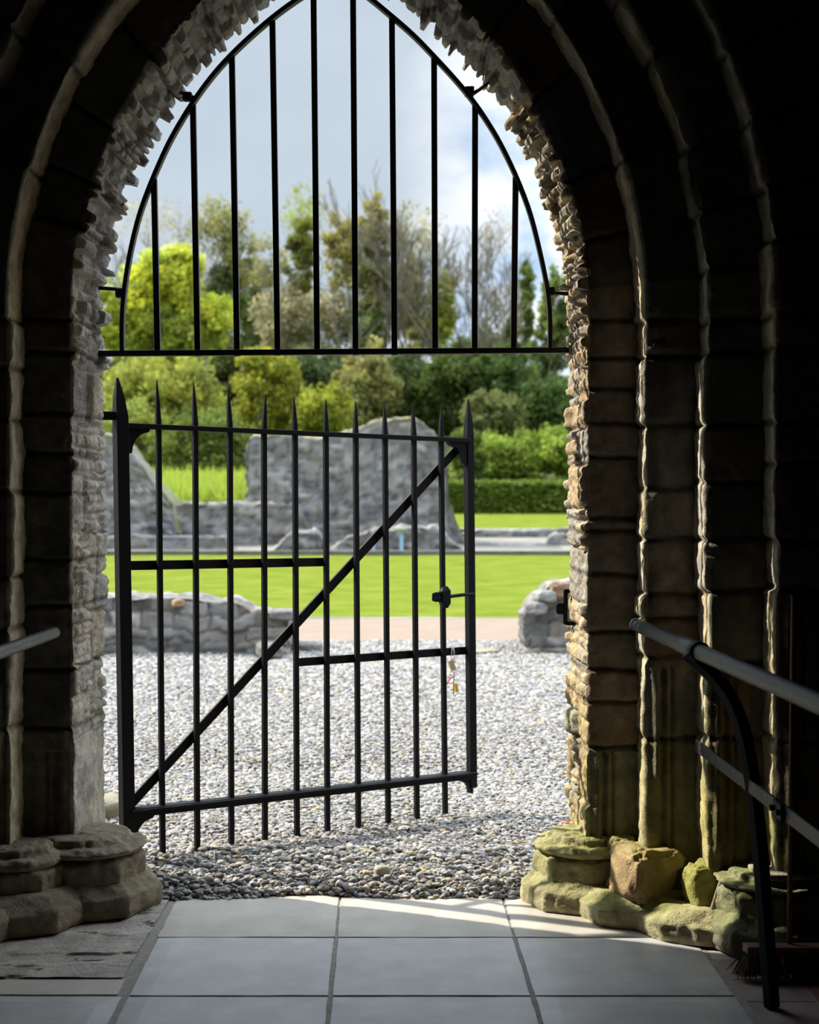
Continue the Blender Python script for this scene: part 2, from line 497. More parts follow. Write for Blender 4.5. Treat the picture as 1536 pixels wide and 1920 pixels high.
# ------------------------------------------------------------------ column bases
def ring_stone(cx, cy, prof, sides, seed, mosscol, amp=.012, rot=math.pi / 8, sq=1.0, base=(.30, .27, .19), squash=None, flat=0.0):
    """a worn, faceted drum: prof = [(radius, z)...], built as a fine displaced surface"""
    prof = np.array(prof, float)
    seg = np.concatenate([[0], np.cumsum(np.hypot(np.diff(prof[:, 0]), np.diff(prof[:, 1])))])
    t = np.linspace(0, seg[-1], max(18, int(seg[-1] / .007)))
    r = np.interp(t, seg, prof[:, 0]); z = np.interp(t, seg, prof[:, 1])
    na = 128; th = np.linspace(0, 2 * math.pi, na, endpoint=False)
    if sides:
        k = math.pi / sides
        ph = (th - rot + k) % (2 * k) - k
        fac = math.cos(k) / np.cos(ph)
        fac = fac * .97 + .03                                          # rounded corners
    else:
        fac = np.ones_like(th)
    Rr = fac[:, None] * r[None]
    X = cx + Rr * np.cos(th)[:, None]; Y = cy + Rr * np.sin(th)[:, None]; Z = np.repeat(z[None], na, 0)
    P = np.stack([X, Y, Z], -1)
    d = amp * (.65 * fbm(P, 7, seed) + .8 * fbm(P, 22, seed + 1) + .45 * fbm(P, 70, seed + 2, 2))
    X += d * np.cos(th)[:, None]; Y += d * np.sin(th)[:, None]; Z = Z + .5 * d * (r[None] < r.max() * .98) + .5 * amp * fbm(P, 5, seed + 8) * (z[None] > .03)
    V = np.stack([X, Y, np.maximum(Z, 0)], -1)
    n1 = fbm(V, 6, seed + 4); n2 = fbm(V, 18, seed + 6)
    col = np.array(base) * (1 + .25 * n2[..., None])
    up = np.zeros(len(t)); up[1:] = np.clip(-np.diff(r) / (np.diff(t) + 1e-9), 0, 1)
    mo = np.clip(.25 + .6 * n1 + .45 * up[None], 0, 1) * mosscol[3]
    col = col * (1 - mo[..., None]) + np.array(mosscol[:3]) * mo[..., None]
    return V.reshape(-1, 3), grid_faces(na, len(t), True), np.clip(col, .01, 1).reshape(-1, 3)


def chunk(c, h, seed, col, moss, amp=.02, rot=0., pw=5., tilt=0., broken=.5):
    amp = min(amp, .35 * min(h))
    """a broken lump of masonry: super-ellipsoid with chipped faces"""
    nu, nv = 72, 44
    th = np.linspace(0, 2 * math.pi, nu, endpoint=False)[:, None]; ph = np.linspace(-math.pi / 2, math.pi / 2, nv)[None]
    def sg(x, p): return np.sign(x) * np.abs(x) ** p
    e = 2 / pw
    X = sg(np.cos(ph), e) * sg(np.cos(th), e); Y = sg(np.cos(ph), e) * sg(np.sin(th), e); Z = sg(np.sin(ph), e) + 0 * th
    P = np.stack([X * h[0], Y * h[1], Z * h[2]], -1)
    d = amp * (broken * 1.6 * np.minimum(0, fbm(P, 9, seed)) + .7 * fbm(P, 24, seed + 1) + .3 * fbm(P, 60, seed + 2))
    P = P * (1 + d[..., None] / np.linalg.norm(h) * 1.5)
    cr, sr = math.cos(rot), math.sin(rot); ct, st = math.cos(tilt), math.sin(tilt)
    x, y, z = P[..., 0], P[..., 1], P[..., 2]
    x, z = x * ct - z * st, x * st + z * ct
    V = np.stack([x * cr - y * sr + c[0], x * sr + y * cr + c[1], z + c[2]], -1)
    n1 = fbm(V, 8, seed + 5); n2 = fbm(V, 25, seed + 7)
    k = np.array(col) * (1 + .3 * n2[..., None])
    mo = np.clip(.1 + .7 * n1 + .5 * np.clip(Z, 0, 1) ** 2, 0, 1) * moss[3]
    k = k * (1 - mo[..., None]) + np.array(moss[:3]) * mo[..., None]
    return V.reshape(-1, 3), grid_faces(nu, nv, True), np.clip(k, .01, 1).reshape(-1, 3)


MOSS = (.30, .31, .07, .75); MOSSD = (.13, .13, .06, .40)


def base_parts(label, cx, cy, R, hts, seed, moss, base, upper='full', group=None, dark=False):
    t = thing('column_base', label, 'column base', (cx, cy, 0), group)
    z1, z2, z3 = hts
    K = 1.0 if not dark else .8
    def part(nm, data):
        m = MB(); m.add(*data[:2], data[2]); under(t, m.build(nm, M_STONE, t, usecol=True))
    part('plinth', ring_stone(cx, cy, [(R * .97, 0), (R, .02), (R * 1.0, z1 * .58), (R * .985, z1 * .64), (R * .80, z1 - .004), (R * .72, z1 + .008), (0, z1 + .010)], 8, seed, moss, .011, base=base))
    if upper == 'full':
        part('drum', ring_stone(cx, cy, [(R * .80 * K, z1 - .01), (R * .80 * K, z2 * .93), (R * .72 * K, z2), (0, z2)], 8, seed + 30, moss, .012, base=base))
        part('roll_moulding', ring_stone(cx, cy, [(R * .62 * K, z2 - .004), (R * .74 * K, z2 + .004), (R * .79 * K, z2 * .6 + z3 * .4), (R * .74 * K, z3 - .018), (R * .58 * K, z3 - .012), (R * .55 * K, z3 + .010), (R * .45 * K, z3 + .014), (0, z3 + .016)], 0, seed + 60, moss, .016, base=base))
    return t, part


SB = (.42, .37, .24)
base_parts('mossy stepped column base nearest the gravel at the right jamb', .655, 5.625, .245, (.115, .19, .245), 3, MOSS, SB)
t, part = base_parts('mossy column base carrying a broken orange-faced block', .835, 5.445, .25, (.095, 0, 0), 13, MOSS, SB, 'none')
part('broken_block', chunk((.835, 5.36, .17), (.105, .115, .095), 5, (.42, .30, .16), MOSS, .05, .35, 6., -.10, 1.0))
part('drum', chunk((.765, 5.52, .165), (.055, .08, .10), 9, (.30, .27, .12), MOSS, .02, .2, 6.))
t, part = base_parts('low mossy column base with a jagged upright fragment', 1.02, 5.265, .25, (.10, 0, 0), 23, MOSS, SB, 'none')
part('broken_block', chunk((1.0, 5.20, .155), (.055, .06, .095), 25, (.33, .31, .10), MOSS, .04, .2, 4., .12, 1.0))
part('slab_fragment', chunk((1.045, 5.13, .135), (.014, .045, .085), 27, (.34, .29, .20), MOSSD, .012, -.35, 6., -.30, .6))
t, part = base_parts('dark stepped column base beside the broom', 1.215, 5.09, .235, (.115, .20, .235), 33, (.22, .25, .06, .7), (.24, .22, .16))
part('ledge', chunk((1.245, 5.05, .252), (.105, .10, .014), 37, (.36, .33, .24), MOSSD, .012, .1, 5., 0, .8))
SL = (.30, .255, .185)
base_parts('large rounded column base beside the gate hinge post', -1.205, 5.585, .295, (.12, .20, .25), 43, MOSSD, SL)
base_parts('weathered column base between two others at the left jamb', -1.40, 5.375, .275, (.12, .20, .255), 53, MOSSD, SL, dark=True)
base_parts('column base cut by the left edge of the photo', -1.615, 5.18, .285, (.12, .20, .25), 63, MOSSD, SL, dark=True)
#base_parts('dark outer column base hidden beyond the left handrail', -1.79, 5.03, .27, (.12, .21, .25), 73, MOSSD, SL)

# ------------------------------------------------------------------ floor
def slab_quad(m, x0, x1, y0, y1, skew=0.0, g=.007, z=0.0, jit=.002, seed=0):
    rg = np.random.default_rng(seed)
    x0 += g; x1 -= g; y0 += g; y1 -= g
    def sx(x, y): return x + skew * (y - 5.0)
    nx = max(2, int((x1 - x0) / .05)); ny = max(2, int((y1 - y0) / .05))
    us = np.linspace(x0, x1, nx); ws = np.linspace(y0, y1, ny)
    U, W = np.meshgrid(us, ws, indexing='ij')
    P = np.stack([U, W, 0 * U], -1)
    edge = np.minimum(np.minimum(U - x0, x1 - U), np.minimum(W - y0, y1 - W))
    Z = z + .0012 * fbm(P, 6, seed) - .004 * (edge < .001)
    Xj = U + jit * fbm(P + 9, 14, seed + 1); Yj = W + jit * fbm(P + 5, 14, seed + 2)
    V = np.stack([sx(Xj, W), Yj, Z], -1).reshape(-1, 3)
    f = grid_faces(nx, ny)
    # skirt
    rim = [(i, 0) for i in range(nx)] + [(nx - 1, j) for j in range(1, ny)] + [(i, ny - 1) for i in range(nx - 2, -1, -1)] + [(0, j) for j in range(ny - 2, 0, -1)]
    idx = np.array([i * ny + j for i, j in rim]); k = len(V)
    low = V[idx].copy(); low[:, 2] = -.03
    V = np.concatenate([V, low]); q = np.arange(len(idx))
    sk = np.stack([idx, k + q, k + (q + 1) % len(idx), idx[(q + 1) % len(idx)]], -1)
    return V, np.concatenate([f, sk])


fv, ff, fm, nn = [], [], [], 0
def fadd(VF, mi):
    global nn
    V, Fq = VF; fv.append(V); ff.append(Fq + nn); fm.append(np.full(len(Fq), mi)); nn += len(V)
fadd((np.array([[-3, -4.2, -.008], [2.2, -4.2, -.008], [2.2, 6.1, -.008], [-3, 6.1, -.008]], float), np.array([[0, 1, 2, 3]])), 0)
cols = [-.86, -.247, .362, .975]; rows = [5.164, 4.556, 3.95, 3.34, 2.73, 2.12, 1.5, .9, .3, -.3, -1, -1.7, -2.4, -3.1, -3.9]
sd = 1
for i in range(3):
    sk = [-.030, -.012, -.012, -.014]
    fadd(slab_quad(None, cols[i], cols[i + 1], 5.164, 5.79, -.02, .005, 0, .003, sd), 2); sd += 1
    for a, c in zip(rows[1:], rows[:-1]):
        fadd(slab_quad(None, cols[i], cols[i + 1], a, c, -.02, .008 if True else 0, 0, .003, sd), 1); sd += 1
# pale dusty strip under the right-hand bases
fadd(slab_quad(None, .985, 1.6, 4.93, 6.0, 0, .002, -.004, .003, 71), 2)
# left: rough old flag, a narrow strip, then more slabs
def rough_flag(x0, x1, y0, y1, seed):
    nx, ny = 110, 110
    U, W = np.meshgrid(np.linspace(x0, x1, nx), np.linspace(y0, y1, ny), indexing='ij')
    P = np.stack([U, W, 0 * U], -1)
    r1, r2, jd, _ = rubble(U * .7 + .3 * W + 5 + .06 * fbm(P, 5, seed), W + .1 * fbm(P, 3, seed + 3) - 4, seed, .07, .17, .18, .45, 3)
    Z = .004 * (r1 - .5) - .012 * np.exp(-(jd / .006) ** 2) * (r2 > .45) + .003 * fbm(P, 20, seed + 9) - .002
    return np.stack([U, W, Z], -1).reshape(-1, 3), grid_faces(nx, ny)
fadd(rough_flag(-2.85, -.895, 4.73, 5.95, 81), 3)
fadd(slab_quad(None, -2.0, -.885, 4.565, 4.715, -.02, .006, 0, .003, 82), 2)
for a, c in zip(rows[1:], rows[:-1]):
    if c > 4.6: continue
    fadd(slab_quad(None, -1.47, -.868, a, c, -.02, .007, 0, .003, sd), 1); sd += 1
    fadd(slab_quad(None, -2.08, -1.47, a, c, -.02, .007, 0, .003, sd), 1); sd += 1
    fadd(slab_quad(None, -2.7, -2.08, a, c, -.02, .007, 0, .003, sd), 1); sd += 1
# right: small old tiles
yy = 4.93
k = 0
while yy > -3.9:
    hgt = .21
    xx = .985 + .02
    while xx < 2.05:
        mi = 4 if (xx < 1.2 and yy > 4.5) else (5 if rnd(k, 3) < .75 else 4)
        fadd(slab_quad(None, xx, xx + .21, yy - hgt, yy, 0, .004, -.003, .004, 200 + k), mi); k += 1
        xx += .212
    yy -= hgt
o = mesh('floor', np.concatenate(fv), np.concatenate(ff), [M_GROUT, M_SLAB, M_SLABT, M_ROUGH, M_BROWNT, M_RED], smooth=False, midx=np.concatenate(fm))
struct(o, 'stone paved passage floor of grey slabs and old tiles')

# ------------------------------------------------------------------ gravel court, path, lawn
def plane(name, x0, x1, y0, y1, z0, z1, mat, label, nx=2, ny=2, fn=None):
    U, W = np.meshgrid(np.linspace(x0, x1, nx), np.linspace(y0, y1, ny), indexing='ij')
    Z = z0 + (z1 - z0) * (W - y0) / (y1 - y0)
    if fn: Z = Z + fn(U, W)
    return struct(mesh(name, np.stack([U, W, Z], -1), grid_faces(nx, ny), mat), label)


def gravel_z(x, y):
    heap = .024 * sstep(5.64, 5.80, y) - .015 * sstep(6.3, 8.5, y)
    return heap + .012 * fbm(np.stack([x, y, 0 * x], -1), 1.7, 3) * sstep(5.8, 6.3, y) - .004


plane('gravel_bed', -7, 6, 5.64, 15.7, 0, 0, M_BED, 'dark bed under the loose gravel of the court', 120, 140, lambda x, y: gravel_z(x, y) - .006)


def ico(sub):
    import bmesh
    bm = bmesh.new(); bmesh.ops.create_icosphere(bm, subdivisions=sub, radius=1)
    V = np.array([v.co[:] for v in bm.verts]); Fc = np.array([[v.index for v in f.verts] for f in bm.faces]); bm.free()
    return V, Fc


def pebbles(P, rad, sub, seed):
    rg = np.random.default_rng(seed); n = len(P)
    bv, bf = ico(sub); k = len(bv)
    jit = 1 + .16 * rg.standard_normal((n, k, 1)).clip(-1.5, 1.5)
    sc = np.stack([rg.uniform(.85, 1.35, n), rg.uniform(.65, 1.0, n), rg.uniform(.38, .66, n)], 1)
    q = bv[None] * jit * sc[:, None]
    # mostly lying flat, tipped a little, any heading
    tx = rg.normal(0, .45, n); hz = rg.uniform(0, 2 * math.pi, n)
    c, s = np.cos(tx)[:, None], np.sin(tx)[:, None]
    y = q[..., 1] * c - q[..., 2] * s; z = q[..., 1] * s + q[..., 2] * c; x = q[..., 0]
    c, s = np.cos(hz)[:, None], np.sin(hz)[:, None]
    V = np.stack([x * c - y * s, x * s + y * c, z], -1) * rad[:, None, None] + P[:, None]
    Fc = bf[None] + (np.arange(n) * k)[:, None, None]
    base = rg.beta(2.2, 2.6, n)
    tint = rg.random(n)
    c0 = np.array([.095, .092, .088]); c1 = np.array([.47, .452, .43])
    cc = c0 + (c1 - c0) * base[:, None]
    cc = np.where((tint < .16)[:, None], cc * np.array([1.12, 1.0, .80]), cc); cc = np.where((tint > .9)[:, None], cc * np.array([.92, .97, 1.08]), cc)
    cc = np.where((tint > .985)[:, None], np.array([.42, .30, .16]), cc)
    return V.reshape(-1, 3), Fc.reshape(-1, 3), np.repeat(cc, k, 0)


def scatter(y0, y1, sp, seed, lo=-.27, hi=.185):
    rg = np.random.default_rng(seed); pts = []
    y = y0
    while y < y1:
        xa, xb = lo * y, hi * y
        if y < 6.09: xa, xb = -1.20, .63
        xs = np.arange(xa, xb, sp)
        pts.append(np.stack([xs + rg.uniform(-.45, .45, len(xs)) * sp, y + rg.uniform(-.45, .45, len(xs)) * sp], 1)); y += sp
    return np.concatenate(pts)


gm = MB()
def lay(y0, y1, sp, r, sub, seed, dz=0., keep=None):
    p = scatter(y0, y1, sp, seed)
    rg = np.random.default_rng(seed + 1)
    lim = 5.655 + .05 * fbm(np.stack([p[:, 0], 0 * p[:, 0], 0 * p[:, 0]], 1), 3.0, 8) + .10 * sstep(-.5, -1.0, p[:, 0]) * 0
    ok = p[:, 1] > lim
    if keep is not None: ok &= rg.random(len(p)) < keep
    p = p[ok]
    z = gravel_z(p[:, 0], p[:, 1]) + r * .35 + dz + rg.uniform(-.3, .5, len(p)) * r
    rad = r * rg.uniform(.65, 1.35, len(p))
    V, Fc, c = pebbles(np.stack([p[:, 0], p[:, 1], z], 1), rad, sub, seed + 2)
    gm.add(V, Fc, c)
lay(5.64, 6.6, .0175, .0120, 2, 100)
lay(5.66, 6.3, .026, .0140, 2, 110, .010, .5)
lay(6.6, 8.2, .0190, .0126, 2, 120)
lay(8.2, 11.0, .0225, .0145, 1, 130)
lay(11.0, 15.55, .029, .0185, 1, 140)
o = gm.build('gravel', M_PEB, usecol=True)
tag(o, 'loose grey gravel covering the court beyond the gate', 'gravel', kind='stuff')

plane('path', -9, 8, 15.5, 18.45, .012, .012, M_PATH, 'sandy beige path between gravel and lawn')
plane('lawn', -16, 16, 18.4, 37.9, .02, .02, M_LAWN, 'bright green mown lawn beyond the path', 60, 60, lambda x, y: .03 * fbm(np.stack([x, y, 0 * x], -1), .4, 6))
plane('terrain', -40, 40, 37.9, 48, -.02, .45, M_DRY, 'pale dry ground around the ruin footings', 40, 20)
plane('lawn_terrace', -40, 40, 46.5, 72, .5, .86, M_LAWN, 'upper lawn below the clipped hedge', 40, 20)
plane('hillside', -70, 70, 72, 170, .86, 15, M_EARTH, 'dark wooded slope behind the ruin', 60, 60, lambda x, y: .8 * fbm(np.stack([x, y, 0 * x], -1), .08, 4))
bb = MB(); bb.add(*box((0, 37.9, .045), (14, .18, .085)))
struct(bb.build('kerb', noise_mat('kerb_stone', (.07, .065, .055), (.14, .13, .11), 3, .9, .5, .01), smooth=False), 'dark stone edging along the far side of the lawn')

# ------------------------------------------------------------------ ruined walls
GREY = np.array([[.17, .165, .155], [.22, .21, .20], [.14, .135, .13], [.25, .235, .21], [.19, .165, .14], [.16, .16, .16]])
RUINP = np.array([[.20, .198, .205], [.25, .243, .24], [.165, .164, .17], [.225, .213, .195], [.19, .178, .16]])


def ruin(name, label, cat, prof, Y, thick, seed, pal, ch, cl, step, amp, px=True, grass=None, grassw=.10, flag=None, lean=0.):
    """prof: top line [(px,py)..] at distance Y, left to right; base row from zb"""
    xs = np.array([at(p, q, Y)[0] for p, q, *_ in prof]); zs = np.array([at(p, q, Y)[2] for p, q, *_ in prof])
    L = xs[-1] - xs[0]; nx = int(L / step) + 2; nz = int(zs.max() / step) + 2; nt = max(4, int(thick / step / 1.5))
    x = np.linspace(xs[0], xs[-1], nx); h = np.interp(x, xs, zs)
    h = h + amp * 1.2 * fbm(np.stack([x, 0 * x, 0 * x], -1), 1.3 / (ch[1] * 4), seed + 3)
    h = np.maximum(h, .06)
    # contour of one slice: front base -> top -> back -> base
    ft = np.linspace(0, 1, nz)
    U = []; 
    f = np.concatenate([ft, np.ones(nt), ft[::-1]]); w = np.concatenate([np.zeros(nz), np.linspace(0, 1, nt + 2)[1:-1], np.ones(nz)])
    X = np.repeat(x[:, None], len(f), 1); Z = h[:, None] * f[None] - .03; Yw = Y + thick * np.repeat(w[None], nx, 0) + lean * f[None]
    top = (f == 1)[None]
    P = np.stack([X, Yw, Z], -1)
    V2 = np.where(top, Yw - Y + h[:, None], Z)
    wx = ch[1] * .55 * fbm(P, .55 / ch[1], seed + 21); wz = ch[1] * .6 * fbm(P, .45 / ch[1], seed + 23) + ch[1] * .25 * fbm(P, 2.0 / ch[1], seed + 24)
    r1, r2, jd, _ = rubble(X + 50 + wx, V2 + wz, seed, ch[0], ch[1], cl[0], cl[1], zs.max() + thick + 1)
    d = amp * .8 * (r1 - .5) * sstep(0, ch[0] * .25, jd) - amp * .45 * np.exp(-(jd / (ch[0] * .13)) ** 2) + amp * .8 * fbm(P, .5 / ch[0], seed + 1, 4)
    ny_ = np.where(top, 0, np.where(w[None] < .5, -1, 1)); 
    Yn = Yw + ny_ * d; Zn = Z + np.where(top, d, 0)
    # ends
    Xn = X.copy()
    e = amp * 1.3 * (r2 - .5) + amp * .7 * fbm(P, .9 / ch[0], seed + 7)
    Xn[0] += e[0]; Xn[-1] += e[-1]; Xn[1] += e[1] * .5; Xn[-2] += e[-2] * .5
    V = np.stack([Xn, Yn, Zn], -1)
    V = V.reshape(-1, 3); n = len(f)
    fc = [grid_faces(nx, n)]
    # end caps: join front column to back column
    for i in (0, nx - 1):
        m = nz
        a = np.array([i * n + j for j in range(nz)]); bk = np.array([i * n + n - 1 - j for j in range(nz)])
        q = np.stack([a[:-1], a[1:], bk[1:], bk[:-1]], -1)
        fc.append(q if i == 0 else q[:, ::-1])
    col = palette(r2, pal) * (.75 + .5 * r1[..., None]) * (1 - .45 * np.exp(-(jd / (ch[0] * .16)) ** 2))[..., None]
    lich = np.clip(fbm(P, .5 / ch[0], seed + 12) * 1.6 - .5, 0, 1)[..., None]
    col = col * (1 - lich * .6) + np.array([.30, .29, .26]) * lich * .6
    if grass is not None:
        k = np.clip(sstep(grassw * 1.6, 0, (h[:, None] - Z)) + top * 1.0, 0, 1)[..., None] * np.clip(.6 + fbm(P, 1.1, seed + 5), 0, 1)[..., None]
        col = col * (1 - k) + np.array(grass) * k
    o = mesh(name, V, np.concatenate(fc), M_RUIN, col=np.clip(col, .01, 1).reshape(-1, 3))
    return tag(o, label, cat)


ruin('low_wall', 'low broken stone wall on gravel behind gate hinge side', 'wall', [(120, 1118), (205, 1112), (300, 1108), (370, 1113), (405, 1120), (430, 1116), (455, 1126), (470, 1136), (520, 1140), (536, 1150), (540, 1175)], 14.15, .75, 301, GREY, (.07, .15), (.18, .5), .022, .040)
ruin('wall_stub', 'short broken wall stub on gravel by latch-side jamb', 'wall', [(985, 1150), (996, 1128), (1010, 1112), (1030, 1095), (1060, 1090), (1110, 1086), (1190, 1090), (1200, 1120)], 14.3, .7, 311, GREY, (.07, .16), (.22, .55), .022, .052)
for i, (px, py, Y, sx, sy, sz, lab, c) in enumerate([
        (1050, 1108, 14.2, .085, .09, .085, 'rounded orange-brown stone on top of the wall stub', (.36, .23, .15)),
        (1022, 1118, 14.15, .10, .09, .055, 'pale fissured stone on top of the wall stub', (.45, .44, .42)),
        (334, 1131, 14.13, .055, .05, .04, 'small orange stone set in the low broken wall', (.46, .30, .17)),
        (1004, 1140, 14.1, .09, .09, .06, 'grey stone jutting from the end of the wall stub', (.30, .29, .28)),
        (535, 1152, 14.2, .13, .12, .055, 'grey flat stone jutting from the low wall end', (.24, .23, .22)),
        (572, 1213, 14.6, .17, .16, .05, 'low grey rock on gravel at the low wall end', (.24, .235, .23)),
        (500, 1216, 14.1, .42, .12, .075, 'long footing stone at the foot of the low wall', (.25, .245, .23)),
        (895, 1219, 14.5, .22, .16, .018, 'flat buff stone lying on gravel beside the stub', (.38, .33, .24)),
        (188, 1545, 7.0, .12, .15, .06, 'yellowish stone step behind the hinge post', (.40, .36, .25))]):
    c3 = at(px, py, Y)
    m = MB(); q = chunk((c3[0], c3[1], max(c3[2], sz * .8)), (sx, sy, sz), 400 + i * 7, np.array(c) * .62, (.3, .3, .25, .2), .05, .3 * i, 4.)
    m.add(*q[:2], q[2]); tag(m.build('stone', M_RUIN, usecol=True), lab, 'stone')

ruin('ruined_wall', 'tall ruined wall block with grassy curved top', 'ruin', [(462, 842), (470, 815), (500, 812), (545, 811), (600, 813), (640, 808), (680, 792), (720, 785), (770, 784), (800, 795), (820, 815), (838, 850), (842, 930), (860, 985), (885, 1030)], 42.0, 1.6, 321, RUINP, (.12, .24), (.25, .7), .09, .10, grass=(.30, .28, .10), grassw=.12)
ruin('ruined_wall', 'sloping ruined wall seen beside the hinge post', 'ruin', [(120, 800), (205, 812), (235, 832), (262, 862), (290, 905), (325, 945), (335, 1000)], 41.0, 1.5, 331, RUINP, (.12, .24), (.25, .7), .09, .12, grass=(.20, .22, .08), grassw=.15)
ruin('ruined_wall', 'long low ruined wall under the grassy bank', 'ruin', [(120, 945), (210, 942), (300, 942), (400, 941), (520, 942), (560, 945), (580, 1000)], 41.5, 1.5, 341, RUINP, (.12, .22), (.25, .7), .09, .10)
ruin('wall_footing', 'pale lower ledge before the long ruined wall', 'ruin', [(120, 1005), (260, 1002), (420, 1006), (425, 1025)], 40.2, .8, 351, RUINP * .95, (.12, .22), (.3, .8), .08, .06)
ruin('wall_footing', 'heap of pale footing stones left of pale blue post', 'ruin', [(498, 1034), (520, 1020), (560, 1003), (585, 1000), (602, 1010), (608, 1030)], 39.8, 1.0, 361, RUINP * 1.0, (.12, .25), (.3, .7), .07, .14)
ruin('wall_footing', 'low mound of rubble footing behind pale blue post', 'ruin', [(618, 1030), (650, 1003), (700, 990), (760, 986), (820, 990), (850, 1010), (878, 1030)], 40.0, 1.2, 371, RUINP * .9, (.12, .22), (.25, .6), .07, .12)
ruin('retaining_wall', 'long low grey wall under the upper lawn', 'ruin', [(850, 998), (900, 994), (1000, 993), (1040, 993), (1045, 990), (1300, 990), (1310, 1010)], 44.5, .8, 381, RUINP, (.12, .22), (.3, .7), .09, .06)
ruin('wall_footing', 'pale low wall line before the grey terrace wall', 'ruin', [(865, 1022), (960, 1018), (1030, 1020), (1034, 1002), (1060, 1000), (1300, 1004), (1310, 1020)], 41.5, .9, 391, RUINP * 1.05, (.12, .22), (.3, .7), .08, .07)

t = thing('information_lectern', 'small lectern on pale blue post before ruin', 'sign', at(752, 1036, 39.4))
c = at(753, 1014, 39.4)
m = MB(); m.add(*box((c[0], 39.4, .28), (.045, .045, .30))); under(t, m.build('post', M_BLUE, t, smooth=False))
c2 = at(733, 990, 39.4)
m = MB(); m.add(*box((c2[0], 39.35, c2[2] - .01), (.42, .16, .025))); under(t, m.build('panel', noise_mat('pale_yellow_panel', (.40, .38, .24), (.46, .44, .28), 5), t, smooth=False))
c = at(701, 1016, 39.4)
m = MB(); m.add(*box((c[0], 39.4, .27), (.03, .03, .28))); under(t, m.build('post', M_BLUE, t, smooth=False))


# ------------------------------------------------------------------ trees and shrubs
def leaves(blobs, seed):
    """blobs: (px,py,rx,ry,Y,count,size,col,spread) ellipsoids filled with clumps of leaf quads"""
    rg = np.random.default_rng(seed); Vs, Cs = [], []
    for (px, py, rx, ry, Y, cnt, size, col, ncl) in blobs:
        c = at(px, py, Y); R = np.array([rx / F * Y, rx / F * Y * .8, ry / F * Y])
        cnt = int(cnt * 1.5); size = size * .84
        d = rg.standard_normal((ncl, 3)); d /= np.linalg.norm(d, axis=1)[:, None]
        cc = c + d * R * (rg.random((ncl, 1)) ** .45) * .92
        cr = min(R) * rg.uniform(.14, .34, (ncl, 1)) + size
        k = rg.integers(0, ncl, cnt)
        g = rg.standard_normal((cnt, 3)); g /= np.linalg.norm(g, axis=1)[:, None]
        p = cc[k] + g * cr[k] * (rg.random((cnt, 1)) ** .5)
        a = rg.standard_normal((cnt, 3)); a /= np.linalg.norm(a, axis=1)[:, None]
        b_ = rg.standard_normal((cnt, 3)); b_ -= a * (a * b_).sum(1)[:, None]; b_ /= np.linalg.norm(b_, axis=1)[:, None]
        s = size * rg.uniform(.5, 1.3, (cnt, 1))
        q = np.stack([p - a * s, p + b_ * s * .55, p + a * s, p - b_ * s * .55], 1)
        Vs.append(q.reshape(-1, 3))
        tone = (rg.uniform(.72, 1.28, (ncl, 1)))[k] * rg.uniform(.75, 1.25, (cnt, 1))
        hue = rg.uniform(-.08, .08, (ncl, 1))[k]
        cl = np.array(col) * tone * np.concatenate([1 + hue, np.ones_like(hue), 1 - hue], 1)
        Cs.append(np.repeat(cl, 4, 0))
    V = np.concatenate(Vs); C = np.clip(np.concatenate(Cs), .003, .9)
    return V, np.arange(len(V)).reshape(-1, 4), C


def grow(mb, p, d, L, r, depth, rg, spread=.5, up=.15, kids=(2, 3), minr=.012, tips=None):
    n = 5; pts = [np.array(p)]; dd = unit(d)
    for i in range(n):
        dd = unit(dd + rg.normal(0, .13, 3) + np.array([0, 0, up * .22]))
        pts.append(pts[-1] + dd * L / n)
    rr = np.linspace(r, max(r * .55, minr), n + 1)
    V, Fq = tube(pts, rr, 5 if r > .05 else 3, False)
    mb.add(V, Fq[0])
    if depth <= 0:
        if tips is not None: tips.append(pts[-1])
        return
    for k in range(rg.integers(kids[0], kids[1] + 1)):
        i = int(rg.integers(2, n + 1))
        az = rg.uniform(0, 2 * math.pi); side = np.array([math.cos(az), math.sin(az) * .7, 0])
        nd = unit(dd * (1 - spread * .5) + side * spread + np.array([0, 0, up]))
        grow(mb, pts[i], nd, L * rg.uniform(.52, .78), max(rr[i] * rg.uniform(.45, .62), minr), depth - 1, rg, spread, up, kids, minr, tips)


def tree(label, base, blobs, trunks=(), seed=0, group=None, name='tree', cat='tree', leafname='crown'):
    b0 = at(*base); b0[2] = max(0, ground(b0[0], b0[1])) - .1
    t = thing(name, label, cat, b0, group)
    if trunks:
        rg = np.random.default_rng(seed + 500); mb = MB()
        for (px, toppy, r, depth, spread, kids) in trunks:
            p = at(px, 0, base[2]); p[2] = b0[2]
            ztop = at(px, toppy, base[2])[2]; L = (ztop - b0[2])
            grow(mb, p, (rg.normal(0, .05), 0, 1), L * .40, r, depth, rg, spread, .28, kids, .024)
        under(t, mb.build('trunk', M_BARK, t))
    if blobs:
        V, Fc, C = leaves(blobs, seed)
        under(t, mesh(leafname, V, Fc, M_LEAF, t, smooth=False, col=C))
    return t


def ground(x, y):
    if y < 38: return 0
    if y < 46.5: return -.02 + .47 * (y - 37.9) / 10.1
    if y < 72: return .5 + .36 * (y - 46.5) / 25.5
    return .86 + 14.14 * (y - 72) / 98


YG = (.45, .49, .05); LG = (.29, .33, .05); OL = (.27, .265, .085); TAN = (.36, .33, .18); DG = (.10, .14, .045); MG = (.18, .235, .06); IV = (.21, .225, .05); GO = (.34, .31, .085)
def Bl(px, py, rx, ry, Y, cnt, size, col, ncl=60): return (px, py, rx, ry, Y, cnt, size, col, ncl)

